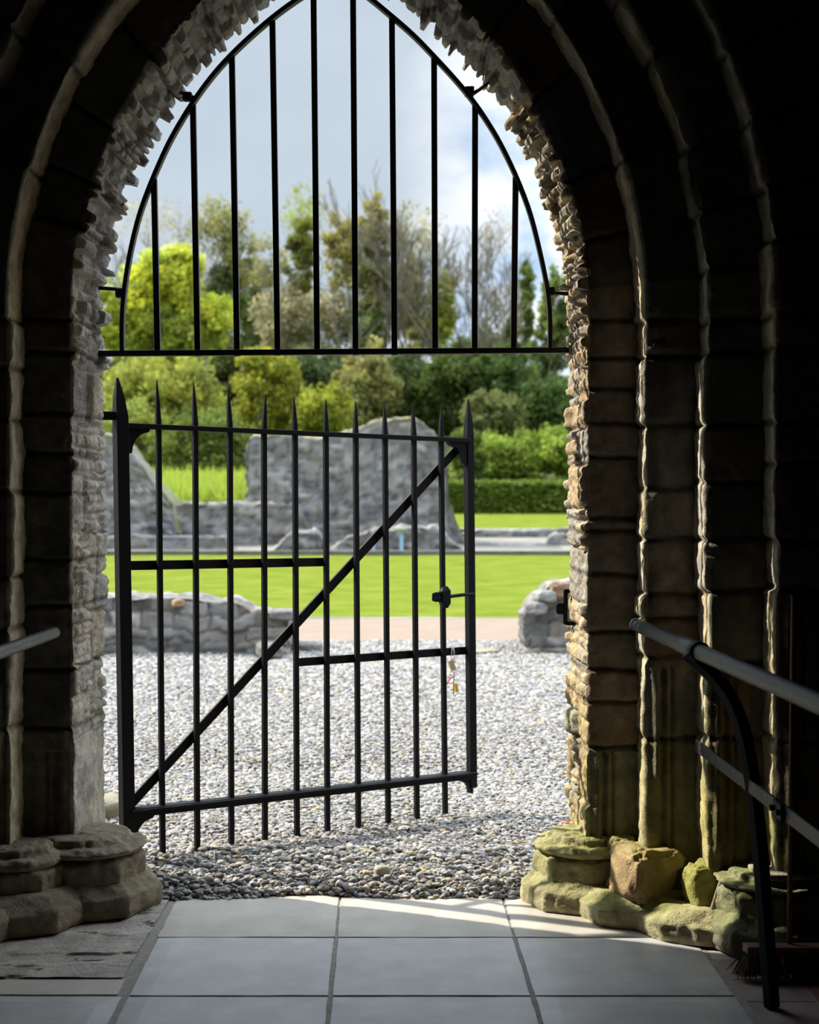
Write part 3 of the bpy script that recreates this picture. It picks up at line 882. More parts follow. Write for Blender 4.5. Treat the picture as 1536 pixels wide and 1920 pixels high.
tree('bright lime-green leafy tree beside the left jamb', (290, 800, 72), [Bl(300, 545, 80, 85, 72, 5200, .17, YG, 110), Bl(345, 500, 45, 45, 72, 1500, .16, YG, 50), Bl(235, 610, 70, 70, 72, 2600, .17, YG, 60), Bl(390, 590, 60, 50, 72, 2200, .16, YG, 60), Bl(330, 630, 100, 50, 72, 3600, .17, LG, 80), Bl(160, 560, 60, 90, 72, 1600, .17, YG, 50)],
     [(290, 520, .22, 3, .6, (2, 4))], 11)
tree('tall olive half-bare tree behind the lime-green tree', (410, 850, 96), [Bl(405, 425, 70, 60, 96, 1700, .15, OL, 130), Bl(440, 480, 45, 70, 96, 1500, .16, OL, 80), Bl(420, 540, 40, 65, 96, 1700, .18, DG, 50), Bl(470, 600, 55, 60, 96, 1700, .18, MG, 70)],
     [(415, 370, .30, 5, .55, (2, 4))], 12)
tree('thin bare tree with twigs above the left jamb', (290, 850, 98), [Bl(290, 420, 75, 60, 98, 500, .13, TAN, 160)], [(290, 350, .28, 5, .6, (2, 4)), (240, 390, .2, 5, .6, (2, 4))], 13)
tree('ivy-wrapped tree with sparse pale crown left of centre', (565, 850, 94), [Bl(565, 480, 33, 85, 94, 2600, .19, IV, 50), Bl(570, 400, 50, 65, 94, 700, .13, LG, 150), Bl(560, 590, 50, 60, 94, 1600, .19, OL, 60)],
     [(565, 335, .28, 5, .5, (2, 4))], 14)
tree('olive-tan spring tree near the middle of the row', (630, 850, 92), [Bl(640, 470, 42, 90, 92, 2200, .17, GO, 70), Bl(610, 600, 75, 65, 92, 2200, .17, TAN, 120), Bl(520, 600, 55, 60, 92, 1300, .17, TAN, 90)], [(635, 390, .25, 4, .5, (2, 4))], 15)
tree('golden ivy-clad tree with bare antler-like top branches', (705, 850, 91), [Bl(702, 430, 36, 75, 91, 2300, .17, GO, 60), Bl(700, 530, 40, 80, 91, 2200, .18, OL, 60), Bl(690, 620, 50, 50, 91, 1700, .19, MG, 60)], [(705, 320, .26, 5, .42, (2, 4))], 16)
tree('tall bare tree with ivied trunk right of centre', (780, 850, 93), [Bl(775, 560, 26, 90, 93, 1600, .18, OL, 50), Bl(790, 440, 60, 60, 93, 380, .12, TAN, 150)], [(770, 340, .25, 5, .5, (2, 4)), (800, 350, .22, 5, .55, (2, 4))], 17)
tree('spreading bare tree with moss-green trunk', (835, 850, 90), [Bl(835, 600, 18, 60, 90, 1000, .18, LG, 30), Bl(830, 560, 30, 60, 90, 500, .15, OL, 50)], [(832, 350, .3, 6, .62, (2, 4)), (880, 380, .22, 5, .6, (2, 4))], 18)
tree('bare twiggy tree beside the latch-side arch', (925, 850, 95), [Bl(930, 440, 50, 60, 95, 260, .12, TAN, 140)], [(920, 355, .22, 5, .55, (2, 4)), (960, 420, .18, 5, .55, (2, 4))], 19)
tree('hazy olive budding tree filling the gap right of centre', (760, 850, 97), [Bl(760, 430, 70, 70, 97, 320, .14, OL, 160), Bl(745, 560, 35, 90, 97, 1300, .17, OL, 80), Bl(800, 600, 60, 60, 97, 1500, .17, GO, 90), Bl(900, 650, 70, 40, 97, 1200, .18, MG, 60)], [(750, 370, .22, 4, .6, (2, 4))], 26)
tree('hazy olive budding tree behind the second and third grille bars', (480, 850, 99), [Bl(500, 520, 60, 90, 99, 1500, .16, OL, 160), Bl(520, 640, 90, 50, 99, 1900, .18, TAN, 100), Bl(380, 640, 90, 60, 99, 1800, .18, MG, 90)], [(490, 400, .22, 5, .6, (2, 4))], 27)
tree('narrow ivy column tree near the right jamb', (990, 850, 88), [Bl(989, 560, 13, 105, 88, 1800, .18, MG, 50), Bl(960, 650, 14, 70, 88, 900, .18, MG, 40)], [(990, 440, .2, 2, .2, (1, 2))], 20)
tree('leafy mid-green tree against the right jamb', (1040, 850, 86), [Bl(1045, 600, 40, 110, 86, 3400, .18, MG, 90), Bl(1090, 600, 60, 120, 86, 3200, .18, MG, 90), Bl(1010, 700, 40, 80, 86, 2600, .18, MG, 60)], [(1040, 500, .22, 3, .4, (2, 3))], 21)
G2 = 'understorey trees behind the ruin'
und = [('yellow-green shrubby tree behind the gate hinge side', 300, 745, 130, 75, 64, 6500, (.28, .30, .05)),
       ('dark green rounded bush below the yellow-green shrub', 390, 850, 105, 85, 58, 6500, (.13, .175, .03)),
       ('pale green shrub rising by the left ruin', 250, 820, 80, 70, 60, 3600, (.22, .26, .05)),
       ('yellowish young tree behind the fourth gate spike', 500, 720, 65, 70, 80, 3400, (.26, .27, .03)),
       ('shaded dark tree in the gap above the ruin', 585, 730, 60, 85, 84, 4200, DG),
       ('golden-green bush left of the ruin top', 610, 770, 60, 45, 78, 2600, (.26, .29, .03)),
       ('dull olive tree above the middle of the ruin', 690, 720, 60, 85, 82, 4200, OL),
       ('dark tree right above the ruin crest', 760, 735, 55, 85, 84, 4200, DG),
       ('wide dark green tree behind the latch post', 850, 720, 75, 75, 83, 5200, (.075, .11, .022)),
       ('deep green conifer-like tree beside the ivy column', 940, 730, 60, 95, 82, 4800, (.07, .11, .025)),
       ('brownish-olive shrub above the bright right bush', 920, 775, 70, 40, 78, 2600, (.15, .17, .05)),
       ('dark tree low against the right jamb', 1030, 770, 75, 70, 80, 4600, (.07, .115, .025))]
for i, (lab, px, py, rx, ry, Y, cnt, colr) in enumerate(und):
    tree(lab, (px, 900, Y), [Bl(px, py, rx, ry, Y, int(cnt * 1.2), .0021 * Y, colr, 120), Bl(px, py + ry * .7, rx * .95, ry * .6, Y, int(cnt * .6), .0024 * Y, tuple(np.array(colr) * .9), 60)],
         [(px, py - ry * .3, .16, 2, .5, (2, 3))], 60 + i, name='shrub' if 'shrub' in lab or 'bush' in lab else 'tree', cat='shrub' if 'shrub' in lab or 'bush' in lab else 'tree')
tree('large bright green bush above the hedge', (960, 950, 70), [Bl(985, 925, 130, 40, 70, 2200, .15, (.20, .27, .04), 60), Bl(960, 855, 75, 48, 70, 5200, .15, (.22, .29, .04), 90), Bl(1040, 850, 70, 50, 70, 4200, .15, (.22, .30, .04), 80), Bl(900, 880, 60, 30, 70, 2400, .15, (.20, .27, .04), 60), Bl(1120, 860, 80, 50, 70, 3200, .15, (.22, .29, .04), 60)], [], 90, name='shrub', cat='shrub', leafname='foliage')
tree('small green shrub behind the ruin right shoulder', (880, 930, 68), [Bl(876, 920, 42, 45, 68, 1500, .14, (.12, .17, .03), 50), Bl(876, 860, 38, 65, 68, 2800, .14, (.12, .17, .03), 50)], [], 91, name='shrub', cat='shrub', leafname='foliage')
# continuous dark undergrowth far behind
bl = [Bl(px, 800 + 25 * math.sin(px * .05), 80, 100, 100 + 6 * math.sin(px * .021), 2600, .26, (.05, .09, .02), 70) for px in range(60, 1320, 62)] + [Bl(px, 700, 60, 60, 103, 1300, .26, (.09, .12, .03), 50) for px in range(60, 900, 90)]
V, Fc, C = leaves(bl, 95)
tag(mesh('undergrowth', V, Fc, M_LEAF, smooth=False, col=C), 'dark undergrowth filling the wood behind the trees', 'undergrowth', kind='stuff')

# clipped hedge
rg = np.random.default_rng(96)
x0, x1 = at(836, 0, 64)[0], at(1330, 0, 64)[0]; zb, zt = ground(0, 64), at(0, 906, 64)[2]
cnt = 14000
p = np.stack([rg.uniform(x0, x1, cnt), 64 + rg.uniform(-.05, 1.2, cnt), rg.uniform(zb, zt, cnt)], 1)
k = rg.random(cnt); p[k < .45, 1] = 64 + rg.normal(0, .06, (k < .45).sum()); p[k > .75, 2] = zt + rg.normal(0, .06, (k > .75).sum())
a = rg.standard_normal((cnt, 3)); a /= np.linalg.norm(a, axis=1)[:, None]; b_ = rg.standard_normal((cnt, 3)); b_ -= a * (a * b_).sum(1)[:, None]; b_ /= np.linalg.norm(b_, axis=1)[:, None]
s = .11 * rg.uniform(.5, 1.3, (cnt, 1))
V = np.stack([p - a * s, p + b_ * s * .6, p + a * s, p - b_ * s * .6], 1).reshape(-1, 3)
cl = np.array([.13, .185, .025]) * rg.uniform(.6, 1.3, (cnt, 1))
t = thing('hedge', 'clipped dark green hedge at the back of the upper lawn', 'hedge', ((x0 + x1) / 2, 64, zb))
under(t, mesh('foliage', V, np.arange(len(V)).reshape(-1, 4), M_LEAF, t, smooth=False, col=np.repeat(cl, 4, 0)))
m = MB(); m.add(*box(((x0 + x1) / 2, 64.6, (zb + zt) / 2 - .1), ((x1 - x0) / 2 - .1, .5, (zt - zb) / 2 - .05))); under(t, m.build('branches', M_EARTH, t, smooth=False))

# grassy bank over the long low ruin
U, W = np.meshgrid(np.linspace(-14, -3.6, 50), np.linspace(43.0, 54, 30), indexing='ij')
P = np.stack([U, W, 0 * U], -1)
Zb = .25 + (1.1 + .09 * (W - 43)) * sstep(43.0, 43.5, W) * sstep(-3.6, -4.6, U) + .12 * fbm(P, .5, 7)
struct(mesh('bank', np.stack([U, W, Zb], -1), grid_faces(50, 30), M_LAWN), 'sunlit grassy bank above the long ruined wall')
cnt = 5200; p = np.stack([rg.uniform(-13, -3.9, cnt), rg.uniform(43.2, 50, cnt), np.zeros(cnt)], 1)
p[:, 2] = .25 + (1.1 + .09 * (p[:, 1] - 43)) * sstep(43.0, 43.5, p[:, 1]) * sstep(-3.6, -4.6, p[:, 0])
hgt = rg.uniform(.2, .65, cnt)[:, None]; lean = rg.normal(0, .12, (cnt, 3)); lean[:, 2] = 0; wv = np.stack([rg.uniform(.02, .04, cnt), 0 * hgt[:, 0], 0 * hgt[:, 0]], 1)
tip = p + lean + np.concatenate([np.zeros((cnt, 2)), hgt], 1)
V = np.stack([p - wv, p + wv, tip], 1).reshape(-1, 3)
cl = np.array([.34, .43, .06]) * rg.uniform(.65, 1.25, (cnt, 1))
tag(mesh('tall_grass', V, np.arange(len(V)).reshape(-1, 3), M_LEAF, smooth=False, col=np.repeat(cl, 3, 0)), 'tall yellow-green grass along the bank over the ruin', 'grass', kind='stuff')

# ------------------------------------------------------------------ the gate
GA = np.array([-1.151, 6.10]); GB = np.array([.278, 7.04]); GD = (GB - GA) / np.linalg.norm(GB - GA); GDIR = np.array([GD[0], GD[1], 0]); GN = np.array([GD[1], -GD[0], 0])


def gp(px, py, off=0.):
    """the point of the gate's own plane seen at a pixel"""
    k = (px - HX) / F
    t = (k * GA[1] - GA[0]) / (GD[0] - k * GD[1])
    q = GA + GD * t
    return np.array([q[0], q[1], H - (py - HY) / F * q[1]]) + GN * off


gate = thing('gate', 'black iron spiked gate standing open outwards on the gravel', 'gate', (GA[0], GA[1], 0))
def gpart(nm, data, mat=M_IRON, bev=.002, smooth=False, parent=None):
    m = MB()
    for V, Fq in data: m.add(V, Fq)
    o = m.build(nm, mat, parent or gate, smooth=smooth)
    under(gate, o) if parent is None else None
    if bev: bevel(o, bev, 2)
    return o
def spike(pb, pr, pt, w, wt=.002):
    """a bar from its foot pb past the rail pr up to the spike tip pt"""
    pb, pr, pt = map(np.asarray, (pb, pr, pt))
    mid = pb + (pr - pb) * .5; q = pr + (pt - pr) * .12; q2 = pr + (pt - pr) * .55
    return bar_sweep([pb, mid, pr, q, q2, pt], [w, w, w, w, w * .72, wt], [w, w, w, w, w * .72, wt], GDIR)
gpart('hinge_post', [spike(gp(239, 1582), gp(226, 790), gp(220, 708), .0255, .004)])
gpart('latch_post', [spike(gp(885, 1476), gp(879, 823), gp(878, 748), .0185, .003)])
TOP = [(294, 712), (363, 716), (428, 728), (498, 738), (551, 743), (611, 748), (667, 752), (721, 757), (774, 760), (828, 760)]
RAIL = [297, 366, 431, 495, 553, 611, 667, 722, 776, 827]
BOT = [(305, 1600), (370, 1592), (434, 1582), (497, 1575), (557, 1570), (614, 1558), (672, 1550), (728, 1543), (782, 1535), (835, 1525)]
def rail_y(x): return 797 + (x - 230) * 27 / 650.
for (tx, ty), rx, (bx, by) in zip(TOP, RAIL, BOT):
    gpart('bar', [spike(gp(bx, by), gp(rx, rail_y(rx)), gp(tx, ty), .0106, .002)])
def flat(px0, py0, px1, py1, wh, wd, off=0.): return bar_sweep([gp(px0, py0, off), gp(px1, py1, off)], wd, wh, GN)
gpart('top_rail', [flat(230, 798, 878, 826, .0105, .024)])
gpart('bottom_rail', [flat(240, 1524, 888, 1452, .017, .026), flat(240, 1520, 888, 1448, .005, .040)])
gpart('middle_rail', [flat(236, 1061, 614, 1054, .019, .007, -.022)])
gpart('middle_rail', [flat(558, 1243, 884, 1220, .018, .007, -.022)])
gpart('diagonal_brace', [flat(240, 1520, 866, 838, .020, .007, -.026)])
# curved corner brackets
def bracket(px, py, sx, sy, size=.085):
    c = gp(px, py); ev = GDIR * sx; ez = np.array([0, 0, 1.]) * sy
    pts = [c, c + ev * size * 1.25, c + ev * size * 1.1 + ez * size * .25]
    pts += [c + ev * size * (1.1 - .85 * math.sin(a)) + ez * size * (.25 + 1.0 * (1 - math.cos(a))) for a in np.linspace(.25, math.pi / 2, 6)]
    pts += [c + ez * size * 1.3]
    n = len(pts); V = [p - GN * .014 for p in pts] + [p + GN * .014 for p in pts]
    tri = [(0, i, i + 1) for i in range(1, n - 1)] + [(n, n + i + 1, n + i) for i in range(1, n - 1)]
    q = [(i, n + i, n + (i + 1) % n, (i + 1) % n) for i in range(n)]
    return np.array(V), [np.array(tri), np.array(q)]
for a in ((236, 800, 1, -1), (874, 828, -1, -1), (244, 1528, 1, -1), (884, 1456, -1, -1, .06)):
    gpart('corner_bracket', [bracket(*a)], bev=0)
# hinge arm into the wall behind the jamb
h0 = gp(222, 780)
gpart('hinge_arm', [bar_sweep([h0 + [.02, 0, 0], h0 + [-.06, -.02, 0], h0 + [-.20, -.03, 0], h0 + [-.24, -.10, 0]], .017, .017, (0, 0, 1))])
# slide bolt
c = gp(829, 1118)
bolt = gpart('slide_bolt', [tube([gp(829, 1119, .020), gp(862, 1115, .020), gp(885, 1113, .020)], [.0085, .0085, .0065], 10), bar_sweep([gp(806, 1119, .020), gp(812, 1119, .020), gp(818.5, 1119, .020)], [.004, .004, .004], [.017, .0225, .0225], GN),
                            bar_sweep([gp(822, 1119, .020), gp(834, 1119, .020)], [.004, .004], [.0225, .018], GN), bar_sweep([gp(818, 1114.4, .020), gp(823, 1114.4, .020)], .004, .0115, GN), bar_sweep([gp(818, 1124.6, .020), gp(823, 1124.6, .020)], .004, .0095, GN)])
gpart('bolt_keep', [bar_sweep([gp(830, 1101, .008), gp(831, 1108, .014), gp(831, 1130, .014), gp(831, 1138, .008)], [.012, .0235, .0235, .012], .016, GDIR)])

# tags hanging from the lower right rail
q = gp(850, 1222, -.008)
tg = thing('tag_bunch', 'small tan and yellow tags hanging by white cord from gate', 'tags', q)
def tpart(nm, V, Fq, mat, smooth=False):
    m = MB(); m.add(V, Fq); under(tg, m.build(nm, mat, tg, smooth=smooth))
V, Fq = tube([gp(849, 1248, -.008), gp(848, 1230, -.008), gp(851, 1212, -.010), gp(849, 1207, -.022), gp(852, 1209, -.014), gp(853, 1218, -.008), gp(854, 1232, -.008), gp(852, 1248, -.008)], .0022, 6); tpart('cord', V, Fq, M_WHITE, True)
def plate(p, axis_u, axis_v, hu, hv, th):
    u, v = unit(axis_u), unit(axis_v); n = np.cross(u, v)
    V = [p + u * a * hu + v * b * hv + n * c * th for c in (-1, 1) for a, b in ((-1, -1), (1, -1), (1, 1), (-1, 1))]
    return np.array(V), np.array([(3, 2, 1, 0), (4, 5, 6, 7), (0, 1, 5, 4), (1, 2, 6, 5), (2, 3, 7, 6), (3, 0, 4, 7)])
V, Fq = plate(gp(849, 1248, -.006), GDIR + [0, 0, .35], np.array([-.35, 0, 1.]) , .013, .024, .004); tpart('tan_tag', V, Fq, M_TAN)
V, Fq = tube([gp(852, 1262, -.006), gp(854, 1268, -.006), gp(846, 1272, -.006), gp(841, 1280, -.006), gp(838, 1284, -.006)], .0035, 6); tpart('ribbon', V, Fq, M_PINK, True)
V, Fq = tube([gp(853, 1264, -.006), gp(852, 1278, -.006), gp(852, 1302, -.006)], .003, 6); tpart('string', V, Fq, M_TAN, True)
V, Fq = plate(gp(857, 1290, -.006), GDIR + [0, 0, .1], np.array([.2, 0, -1.]), .0085, .020, .003); tpart('yellow_tag', V, Fq, M_YEL)

# ------------------------------------------------------------------ fixed grille in the head of the arch
YGR = 5.90
def gr(px, py, dy=0.): return at(px, py, YGR + dy)
grille = thing('arch_grille', 'black iron barred grille filling the pointed arch head', 'grille', at(630, 660, YGR))
def rpart(nm, data, bev=.0015, smooth=False):
    m = MB()
    for V, Fq in data: m.add(V, Fq)
    o = m.build(nm, M_GRILLE, grille, smooth=smooth); under(grille, o)
    if bev: bevel(o, bev, 2)
rpart('bottom_rail', [bar_sweep([gr(150, 663.5), gr(1110, 656.5)], .011, .016, (0, 0, 1))])
# arched frame: two arcs springing from the rail
Lf = [(230, 662), (229, 600), (233, 545), (245, 470), (262, 400), (285, 340), (318, 265), (360, 195), (400, 140), (437, 100), (480, 60), (528, 20), (580, -15), (630, -42)]
Rt = [(1031, 657), (1032, 600), (1028, 545), (1012, 470), (995, 400), (970, 335), (935, 262), (892, 195), (850, 145), (815, 108), (775, 65), (730, 28), (680, -15), (630, -42)]
def smoothp(pts, n=60):
    P = np.array(pts, float); t = np.concatenate([[0], np.cumsum(np.linalg.norm(np.diff(P, axis=0), axis=1))]); u = np.linspace(0, t[-1], n)
    q = np.stack([np.interp(u, t, P[:, 0]), np.interp(u, t, P[:, 1])], 1)
    for _ in range(6): q[1:-1] = q[1:-1] * .5 + (q[:-2] + q[2:]) * .25
    return q
rpart('arched_frame', [bar_sweep([gr(*p) for p in smoothp(Lf)], .0085, .019, (1, 0, .001)), bar_sweep([gr(*p) for p in smoothp(Rt)], .0085, .019, (1, 0, .001))])
gb = [((289, 335), (296, 668)), ((362, 197), (371, 668)), ((435, 105), (445, 668)), ((511, 40), (521, 667)), ((588, -18), (595, 660)), ((662, -28), (667, 666)), ((735, 35), (740, 666)), ((814, 108), (816, 660)), ((891, 195), (890, 660)), ((967, 332), (963, 660))]
for (a, b2), (c, d) in gb:
    rpart('bar', [bar_sweep([gr(a, b2, .004), gr(c, d, .004)], (.0115), .0115, (1, .0, 0))])
for px0, py0, px1, py1, lx, ly in ((367, 184, 325, 168, 352, 182), (884, 178, 925, 150, 880, 172), (231, 543, 185, 540, 226, 550), (1030, 548, 1085, 553, 1032, 546)):
    rpart('fixing_lug', [tube([gr(px0, py0), gr(px1, py1)], .0075, 8), chunk(gr(lx, ly), (.019, .016, .019), int(px0), (1, 1, 1), (1, 1, 1, 0), .02)[:2]], bev=0, smooth=True)

# latch keeper on the right jamb
t = thing('latch_keeper', 'black iron keeper loop on the right jamb', 'latch', at(1064, 1138, 5.96))
m = MB(); m.add(*bar_sweep([at(1085, 1108, 5.95), at(1060, 1108, 5.95)], .008, .008, (0, 0, 1))); m.add(*bar_sweep([at(1061, 1105, 5.95), at(1060, 1170, 5.95)], .0085, .008, (1, 0, 0))); m.add(*bar_sweep([at(1060, 1168, 5.95), at(1088, 1170, 5.95)], .008, .008, (0, 0, 1)))
o = m.build('loop', M_IRON, t, smooth=False); under(t, o); bevel(o, .002)
m = MB(); m.add(*bar_sweep([at(1043, 1141, 5.95), at(1047, 1141, 5.95), at(1062, 1141, 5.95)], .006, [.016, .023, .023], (0, 1, 0))); o = m.build('tab', M_IRON, t, smooth=False); under(t, o); bevel(o, .004)
m = MB(); m.add(*chunk(at(1076, 1210, 5.97), (.013, .02, .055), 611, (1, 1, 1), (1, 1, 1, 0), .005)[:2]); tag(m.build('plastic_strip', M_PALE), 'pale strip on the right jamb under the iron keeper', 'strip')

# ------------------------------------------------------------------ handrails
hr = thing('handrail', 'black pipe handrail with curved leg beside the broom', 'handrail', (1.05, 4.44, 0))
def hpart(nm, VF, mat=M_IRON, smooth=True, bev=0, parent=None, label=None):
    m = MB()
    for V, Fq in (VF if isinstance(VF, list) and isinstance(VF[0], tuple) else [VF]): m.add(V, Fq)
    o = m.build(nm, mat, hr, smooth=smooth, sharp=None); under(hr, o)
    if bev: bevel(o, bev, 2)
    if label: o['label'] = label
    return o
def rl(y):
    """points of the top rail by distance"""
    t = (5.3 - y) / (5.3 - 3.28); return np.array([.792 + .098 * t, y, 1.05])
RR = .0235
hpart('top_rail', tube([rl(5.31), rl(5.305), rl(4.0), rl(2.2), rl(1.2)], [.019, RR, RR, RR, RR], 24), M_STEEL, label='worn shiny black pipe')
hpart('collar', tube([rl(4.62), rl(4.615), rl(4.40), rl(4.395)], [RR, .0265, .0265, RR], 24), M_STEEL)
hpart('collar', tube([rl(4.41), rl(4.405), rl(4.36), rl(4.355)], [.026, .0305, .0305, RR], 24), M_IRON)
def sp(px, py, Y): return at(px, py, Y)
leg_px = [(1288, 1222), (1308, 1240), (1340, 1266), (1368, 1300), (1388, 1345), (1401, 1400), (1411, 1460), (1419, 1530), (1427, 1610), (1434, 1700), (1441, 1800), (1448, 1890)]
lp = smoothp(leg_px, 40)
P = [sp(x, y, 4.40 + .045 * k / 39) for k, (x, y) in enumerate(lp)]; P[-1][2] = 0
hpart('leg', bar_sweep(P, [.019] * 40, [.015] * 40, (1, .55, 0)), M_IRON, False, .002)
def mb_(y): return np.array([.973 + .037 * (5.1 - y) / (5.1 - 3.73), y, .656])
hpart('middle_bar', bar_sweep([mb_(5.12), mb_(4.9), mb_(4.0), mb_(2.2), mb_(1.2)], .005, .020, (1, 0, 0)), M_STEEL, False, .0015)
clamp = hpart('bar_clamp', [box(mb_(4.07) + [-.006, 0, 0], (.009, .045, .022))] , M_IRON, False, .003)
def sub(o, parent):
    o.parent = parent; o.location = (0, 0, 0); return o
for dy in (-.03, .03): sub(hpart('bolt', tube([mb_(4.07 + dy) + [-.014, 0, 0], mb_(4.07 + dy) + [-.026, 0, 0]], .0085, 8), M_IRON, False), clamp)

hr = thing('handrail', 'black pipe handrail crossing the dark left jamb', 'handrail', (-1.42, 4.4, 0))
def rl2(y): return np.array([-1.262 - .02 * (5.36 - y), y, 1.05])
A0 = at(100, 1187, 5.28); B0 = at(-2, 1224, 4.55)
dirn = (B0 - A0) / (A0[1] - B0[1])
def r2(y): return A0 + dirn * (A0[1] - y)
hpart('top_rail', tube([r2(5.30), r2(5.29), r2(4.0), r2(2.6)], [.016, RR * .9, RR * .9, RR * .9], 24), M_STEEL, label='worn shiny black pipe')
lg = r2(4.2)
hpart('leg', bar_sweep([lg, lg + [-.05, 0, -.06], lg + [-.13, 0, -.3], lg + [-.18, 0, -.7], [lg[0] - .22, lg[1], 0]], .018, .011, (1, .3, 0)), M_IRON, False, .002)

# ------------------------------------------------------------------ broom
br = thing('broom', 'wide broom with reddish handle leaning against the right jamb', 'broom', (1.25, 4.74, 0))
def bpart(nm, data, mat, smooth=True, bev=0):
    m = MB(); m.add(*data[:2]); o = m.build(nm, mat, br, smooth=smooth); under(br, o)
    if bev: bevel(o, bev, 2)
    return o
hb = at(1480, 1788, 4.74); ht = at(1488, 1116, 4.94)
bpart('handle', tube([hb, (hb + ht) / 2, ht], .0085, 12), M_WOOD)
bpart('head', bar_sweep([[1.045, 4.72, .088], [1.56, 4.76, .072]], .028, .014, (0, 1, 0)), M_WOOD, False, .004)
nb = 2600; rg = np.random.default_rng(5)
bx = rg.uniform(1.045, 1.555, nb); by = 4.72 + .04 * (bx - 1.045) / .51 + rg.normal(0, .018, nb)
p0 = np.stack([bx, by, .082 - .016 * (bx - 1.045) / .51], 1); dn = np.stack([rg.normal(0, .012, nb) - .02 * (bx < 1.08), rg.normal(-.008, .014, nb), -.066 - rg.uniform(0, .006, nb)], 1)
p1 = p0 + dn; p1[:, 2] = np.maximum(p1[:, 2], .003)
wv = np.stack([np.full(nb, .0016), rg.normal(0, .001, nb), np.zeros(nb)], 1)
V = np.stack([p0 - wv, p0 + wv, p1 + wv, p1 - wv], 1).reshape(-1, 3)
bpart('bristles', (V, np.arange(len(V)).reshape(-1, 4)), M_BRIS, False)
m = MB(); m.add(*chunk((1.30, 4.735, .045), (.245, .02, .032), 6, (1, 1, 1), (1, 1, 1, 0), .006, .08)[:2]); o = m.build('bristle_bed', M_BRIS, br); under(br, o)

# ------------------------------------------------------------------ small litter on the gravel and floor
def leaf_thing(px, py, Y, z, s, mat, label, seed):
    rg = np.random.default_rng(seed); c = at(px, py, Y); n = 9
    L = np.linspace(-1, 1, n); wd = .45 * np.sqrt(np.maximum(0, 1 - L ** 2)); a = rg.uniform(0, 6.28); u = np.array([math.cos(a), math.sin(a), .15]); v = np.array([-math.sin(a), math.cos(a), .1])
    V = []
    for l, w_ in zip(L, wd):
        for k in (-1, 0, 1): V.append(np.array([c[0], c[1], z]) + s * (u * l + v * k * w_ + np.array([0, 0, .18 * abs(k) + .12 * l * l])))
    V = np.array(V); f = grid_faces(n, 3)
    o = mesh('fallen_leaf', V, f, mat); md = o.modifiers.new('thick', 'SOLIDIFY'); md.thickness = .001
    tag(o, label, 'leaf')
leaf_thing(980, 1602, 6.30, .060, .020, M_LEAFD, 'yellow leaf on gravel left of the right column base', 1)
leaf_thing(795, 1658, 5.83, .060, .018, M_LEAFD, 'yellow leaf on the gravel edge beside a twig', 2)
leaf_thing(1062, 1556, 6.70, .055, .026, M_ORANGE, 'rust-red leaf on gravel against the right jamb', 3)
leaf_thing(602, 1510, 7.3, .05, .028, M_LEAFD, 'yellow leaf on gravel under the bottom rail', 4)
m = MB(); c = at(728, 1662, 5.80); c2 = at(738, 1645, 5.86); m.add(*tube([[c[0], 5.74, .03], [(c[0] + c2[0]) / 2 + .004, 5.79, .058], [c2[0] + .005, 5.84, .082]], [.003, .0045, .003], 7)); tag(m.build('twig', M_BARK), 'thin twig lying at the front edge of the gravel', 'twig')
m = MB(); q = chunk(at(716, 1655, 5.84) * [1, 1, 0] + [0, 0, .055], (.030, .022, .02), 77, (.36, .34, .28), MOSSD, .02, .4, 3.); m.add(*q[:2], q[2]); tag(m.build('stone', M_PEB, usecol=True), 'larger buff pebble beside the twig', 'stone')

# ------------------------------------------------------------------ sky, sun, camera
w = bpy.data.worlds.new('sky'); SC.world = w; w.use_nodes = True
nt = w.node_tree; nt.nodes.clear()
out = nt.nodes.new('ShaderNodeOutputWorld'); bg = nt.nodes.new('ShaderNodeBackground'); nt.links.new(bg.outputs[0], out.inputs[0])
tc = N(nt, 'ShaderNodeTexCoord')
mp = N(nt, 'ShaderNodeMapping'); mp.inputs['Scale'].default_value = (1, 1, 1.9); mp.inputs['Location'].default_value = (.3, 0, .15)
nt.links.new(tc.outputs['Generated'], mp.inputs['Vector'])
n1 = N(nt, 'ShaderNodeTexNoise', i_Scale=7.0, i_Detail=6.0, i_Roughness=.55); nt.links.new(mp.outputs[0], n1.inputs['Vector'])
n2 = N(nt, 'ShaderNodeTexNoise', i_Scale=3.2, i_Detail=3.0, i_Roughness=.5); nt.links.new(mp.outputs[0], n2.inputs['Vector'])
blue = ramp(nt, [(.33, (.26, .48, .84)), (.44, (.66, .78, .94)), (.54, (1.15, 1.17, 1.2))]); nt.links.new(n1.outputs['Fac'], blue.inputs[0])
grey = ramp(nt, [(.3, (.42, .51, .61)), (.7, (.60, .67, .74))]); nt.links.new(n2.outputs['Fac'], grey.inputs[0])
sx = N(nt, 'ShaderNodeSeparateXYZ'); nt.links.new(tc.outputs['Generated'], sx.inputs[0])
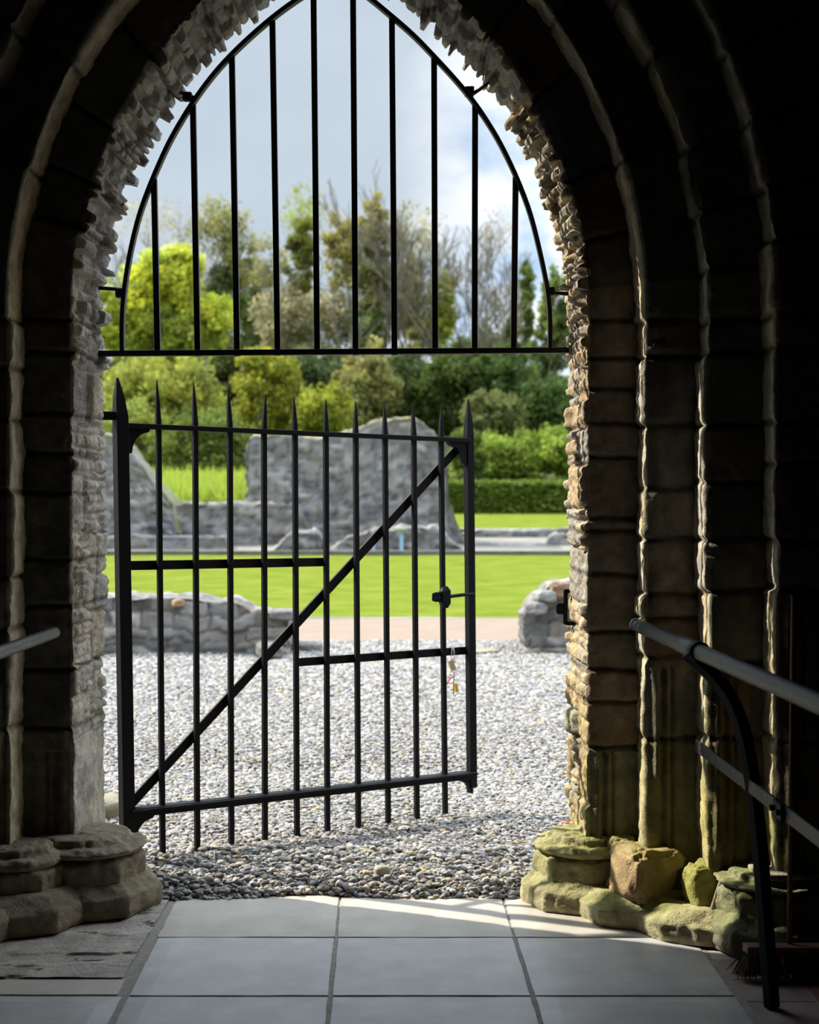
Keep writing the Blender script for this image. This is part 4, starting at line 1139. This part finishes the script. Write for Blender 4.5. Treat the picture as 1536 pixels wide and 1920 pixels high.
# the grey cloud bank stands to the left and higher up; broken cloud to the right and lower
m1 = N(nt, 'ShaderNodeMath', operation='MULTIPLY_ADD'); m1.inputs[1].default_value = 5.0; m1.inputs[2].default_value = .62; nt.links.new(sx.outputs['X'], m1.inputs[0])
m2 = N(nt, 'ShaderNodeMath', operation='MULTIPLY_ADD'); m2.inputs[1].default_value = -2.6; nt.links.new(sx.outputs['Z'], m2.inputs[0]); nt.links.new(m1.outputs[0], m2.inputs[2])
m3 = N(nt, 'ShaderNodeMath', operation='MULTIPLY_ADD'); m3.inputs[1].default_value = 1.2; nt.links.new(n2.outputs['Fac'], m3.inputs[0]); nt.links.new(m2.outputs[0], m3.inputs[2])
mr = N(nt, 'ShaderNodeMapRange'); mr.inputs['From Min'].default_value = .55; mr.inputs['From Max'].default_value = 1.15; nt.links.new(m3.outputs[0], mr.inputs['Value'])
mx = N(nt, 'ShaderNodeMix', data_type='RGBA'); nt.links.new(mr.outputs[0], mx.inputs[0]); nt.links.new(grey.outputs[0], mx.inputs[6]); nt.links.new(blue.outputs[0], mx.inputs[7])
nt.links.new(mx.outputs[2], bg.inputs['Color']); 
ms = N(nt, 'ShaderNodeMapRange', interpolation_type='SMOOTHSTEP'); ms.inputs['From Min'].default_value = .30; ms.inputs['From Max'].default_value = .75; ms.inputs['To Min'].default_value = .66; ms.inputs['To Max'].default_value = 3.2  # unseen sky higher up made brighter, added to light the dark passage floor
nt.links.new(sx.outputs['Z'], ms.inputs['Value']); nt.links.new(ms.outputs[0], bg.inputs['Strength'])

sl = bpy.data.lights.new('sun', 'SUN'); sl.energy = 5.2; sl.angle = math.radians(.6); sl.color = (1.0, .93, .80)
so = bpy.data.objects.new('sun', sl); COL.objects.link(so)
so.rotation_euler = Vector((.699, -.313, -.643)).to_track_quat('-Z', 'Y').to_euler()
so.location = (-8, 12, 12)

cam = bpy.data.cameras.new('camera'); co = bpy.data.objects.new('camera', cam); COL.objects.link(co)
co.location = (0, 0, H); co.rotation_euler = (math.pi / 2, 0, 0)
cam.sensor_width = 36; cam.sensor_fit = 'AUTO'; cam.lens = F / 1920 * 36
cam.shift_y = -(960 - HY) / 1920
cam.clip_start = .05; cam.clip_end = 500
cam.dof.use_dof = True; cam.dof.focus_distance = 5.5; cam.dof.aperture_fstop = (cam.lens / 1000) / .015
SC.camera = co
SC.view_settings.view_transform = 'Standard'; SC.view_settings.look = 'None'; SC.view_settings.gamma = 1; SC.view_settings.exposure = 0.82
SC.view_settings.use_curve_mapping = False
SC.cycles.use_denoising = True; SC.cycles.max_bounces = 8; SC.cycles.diffuse_bounces = 5
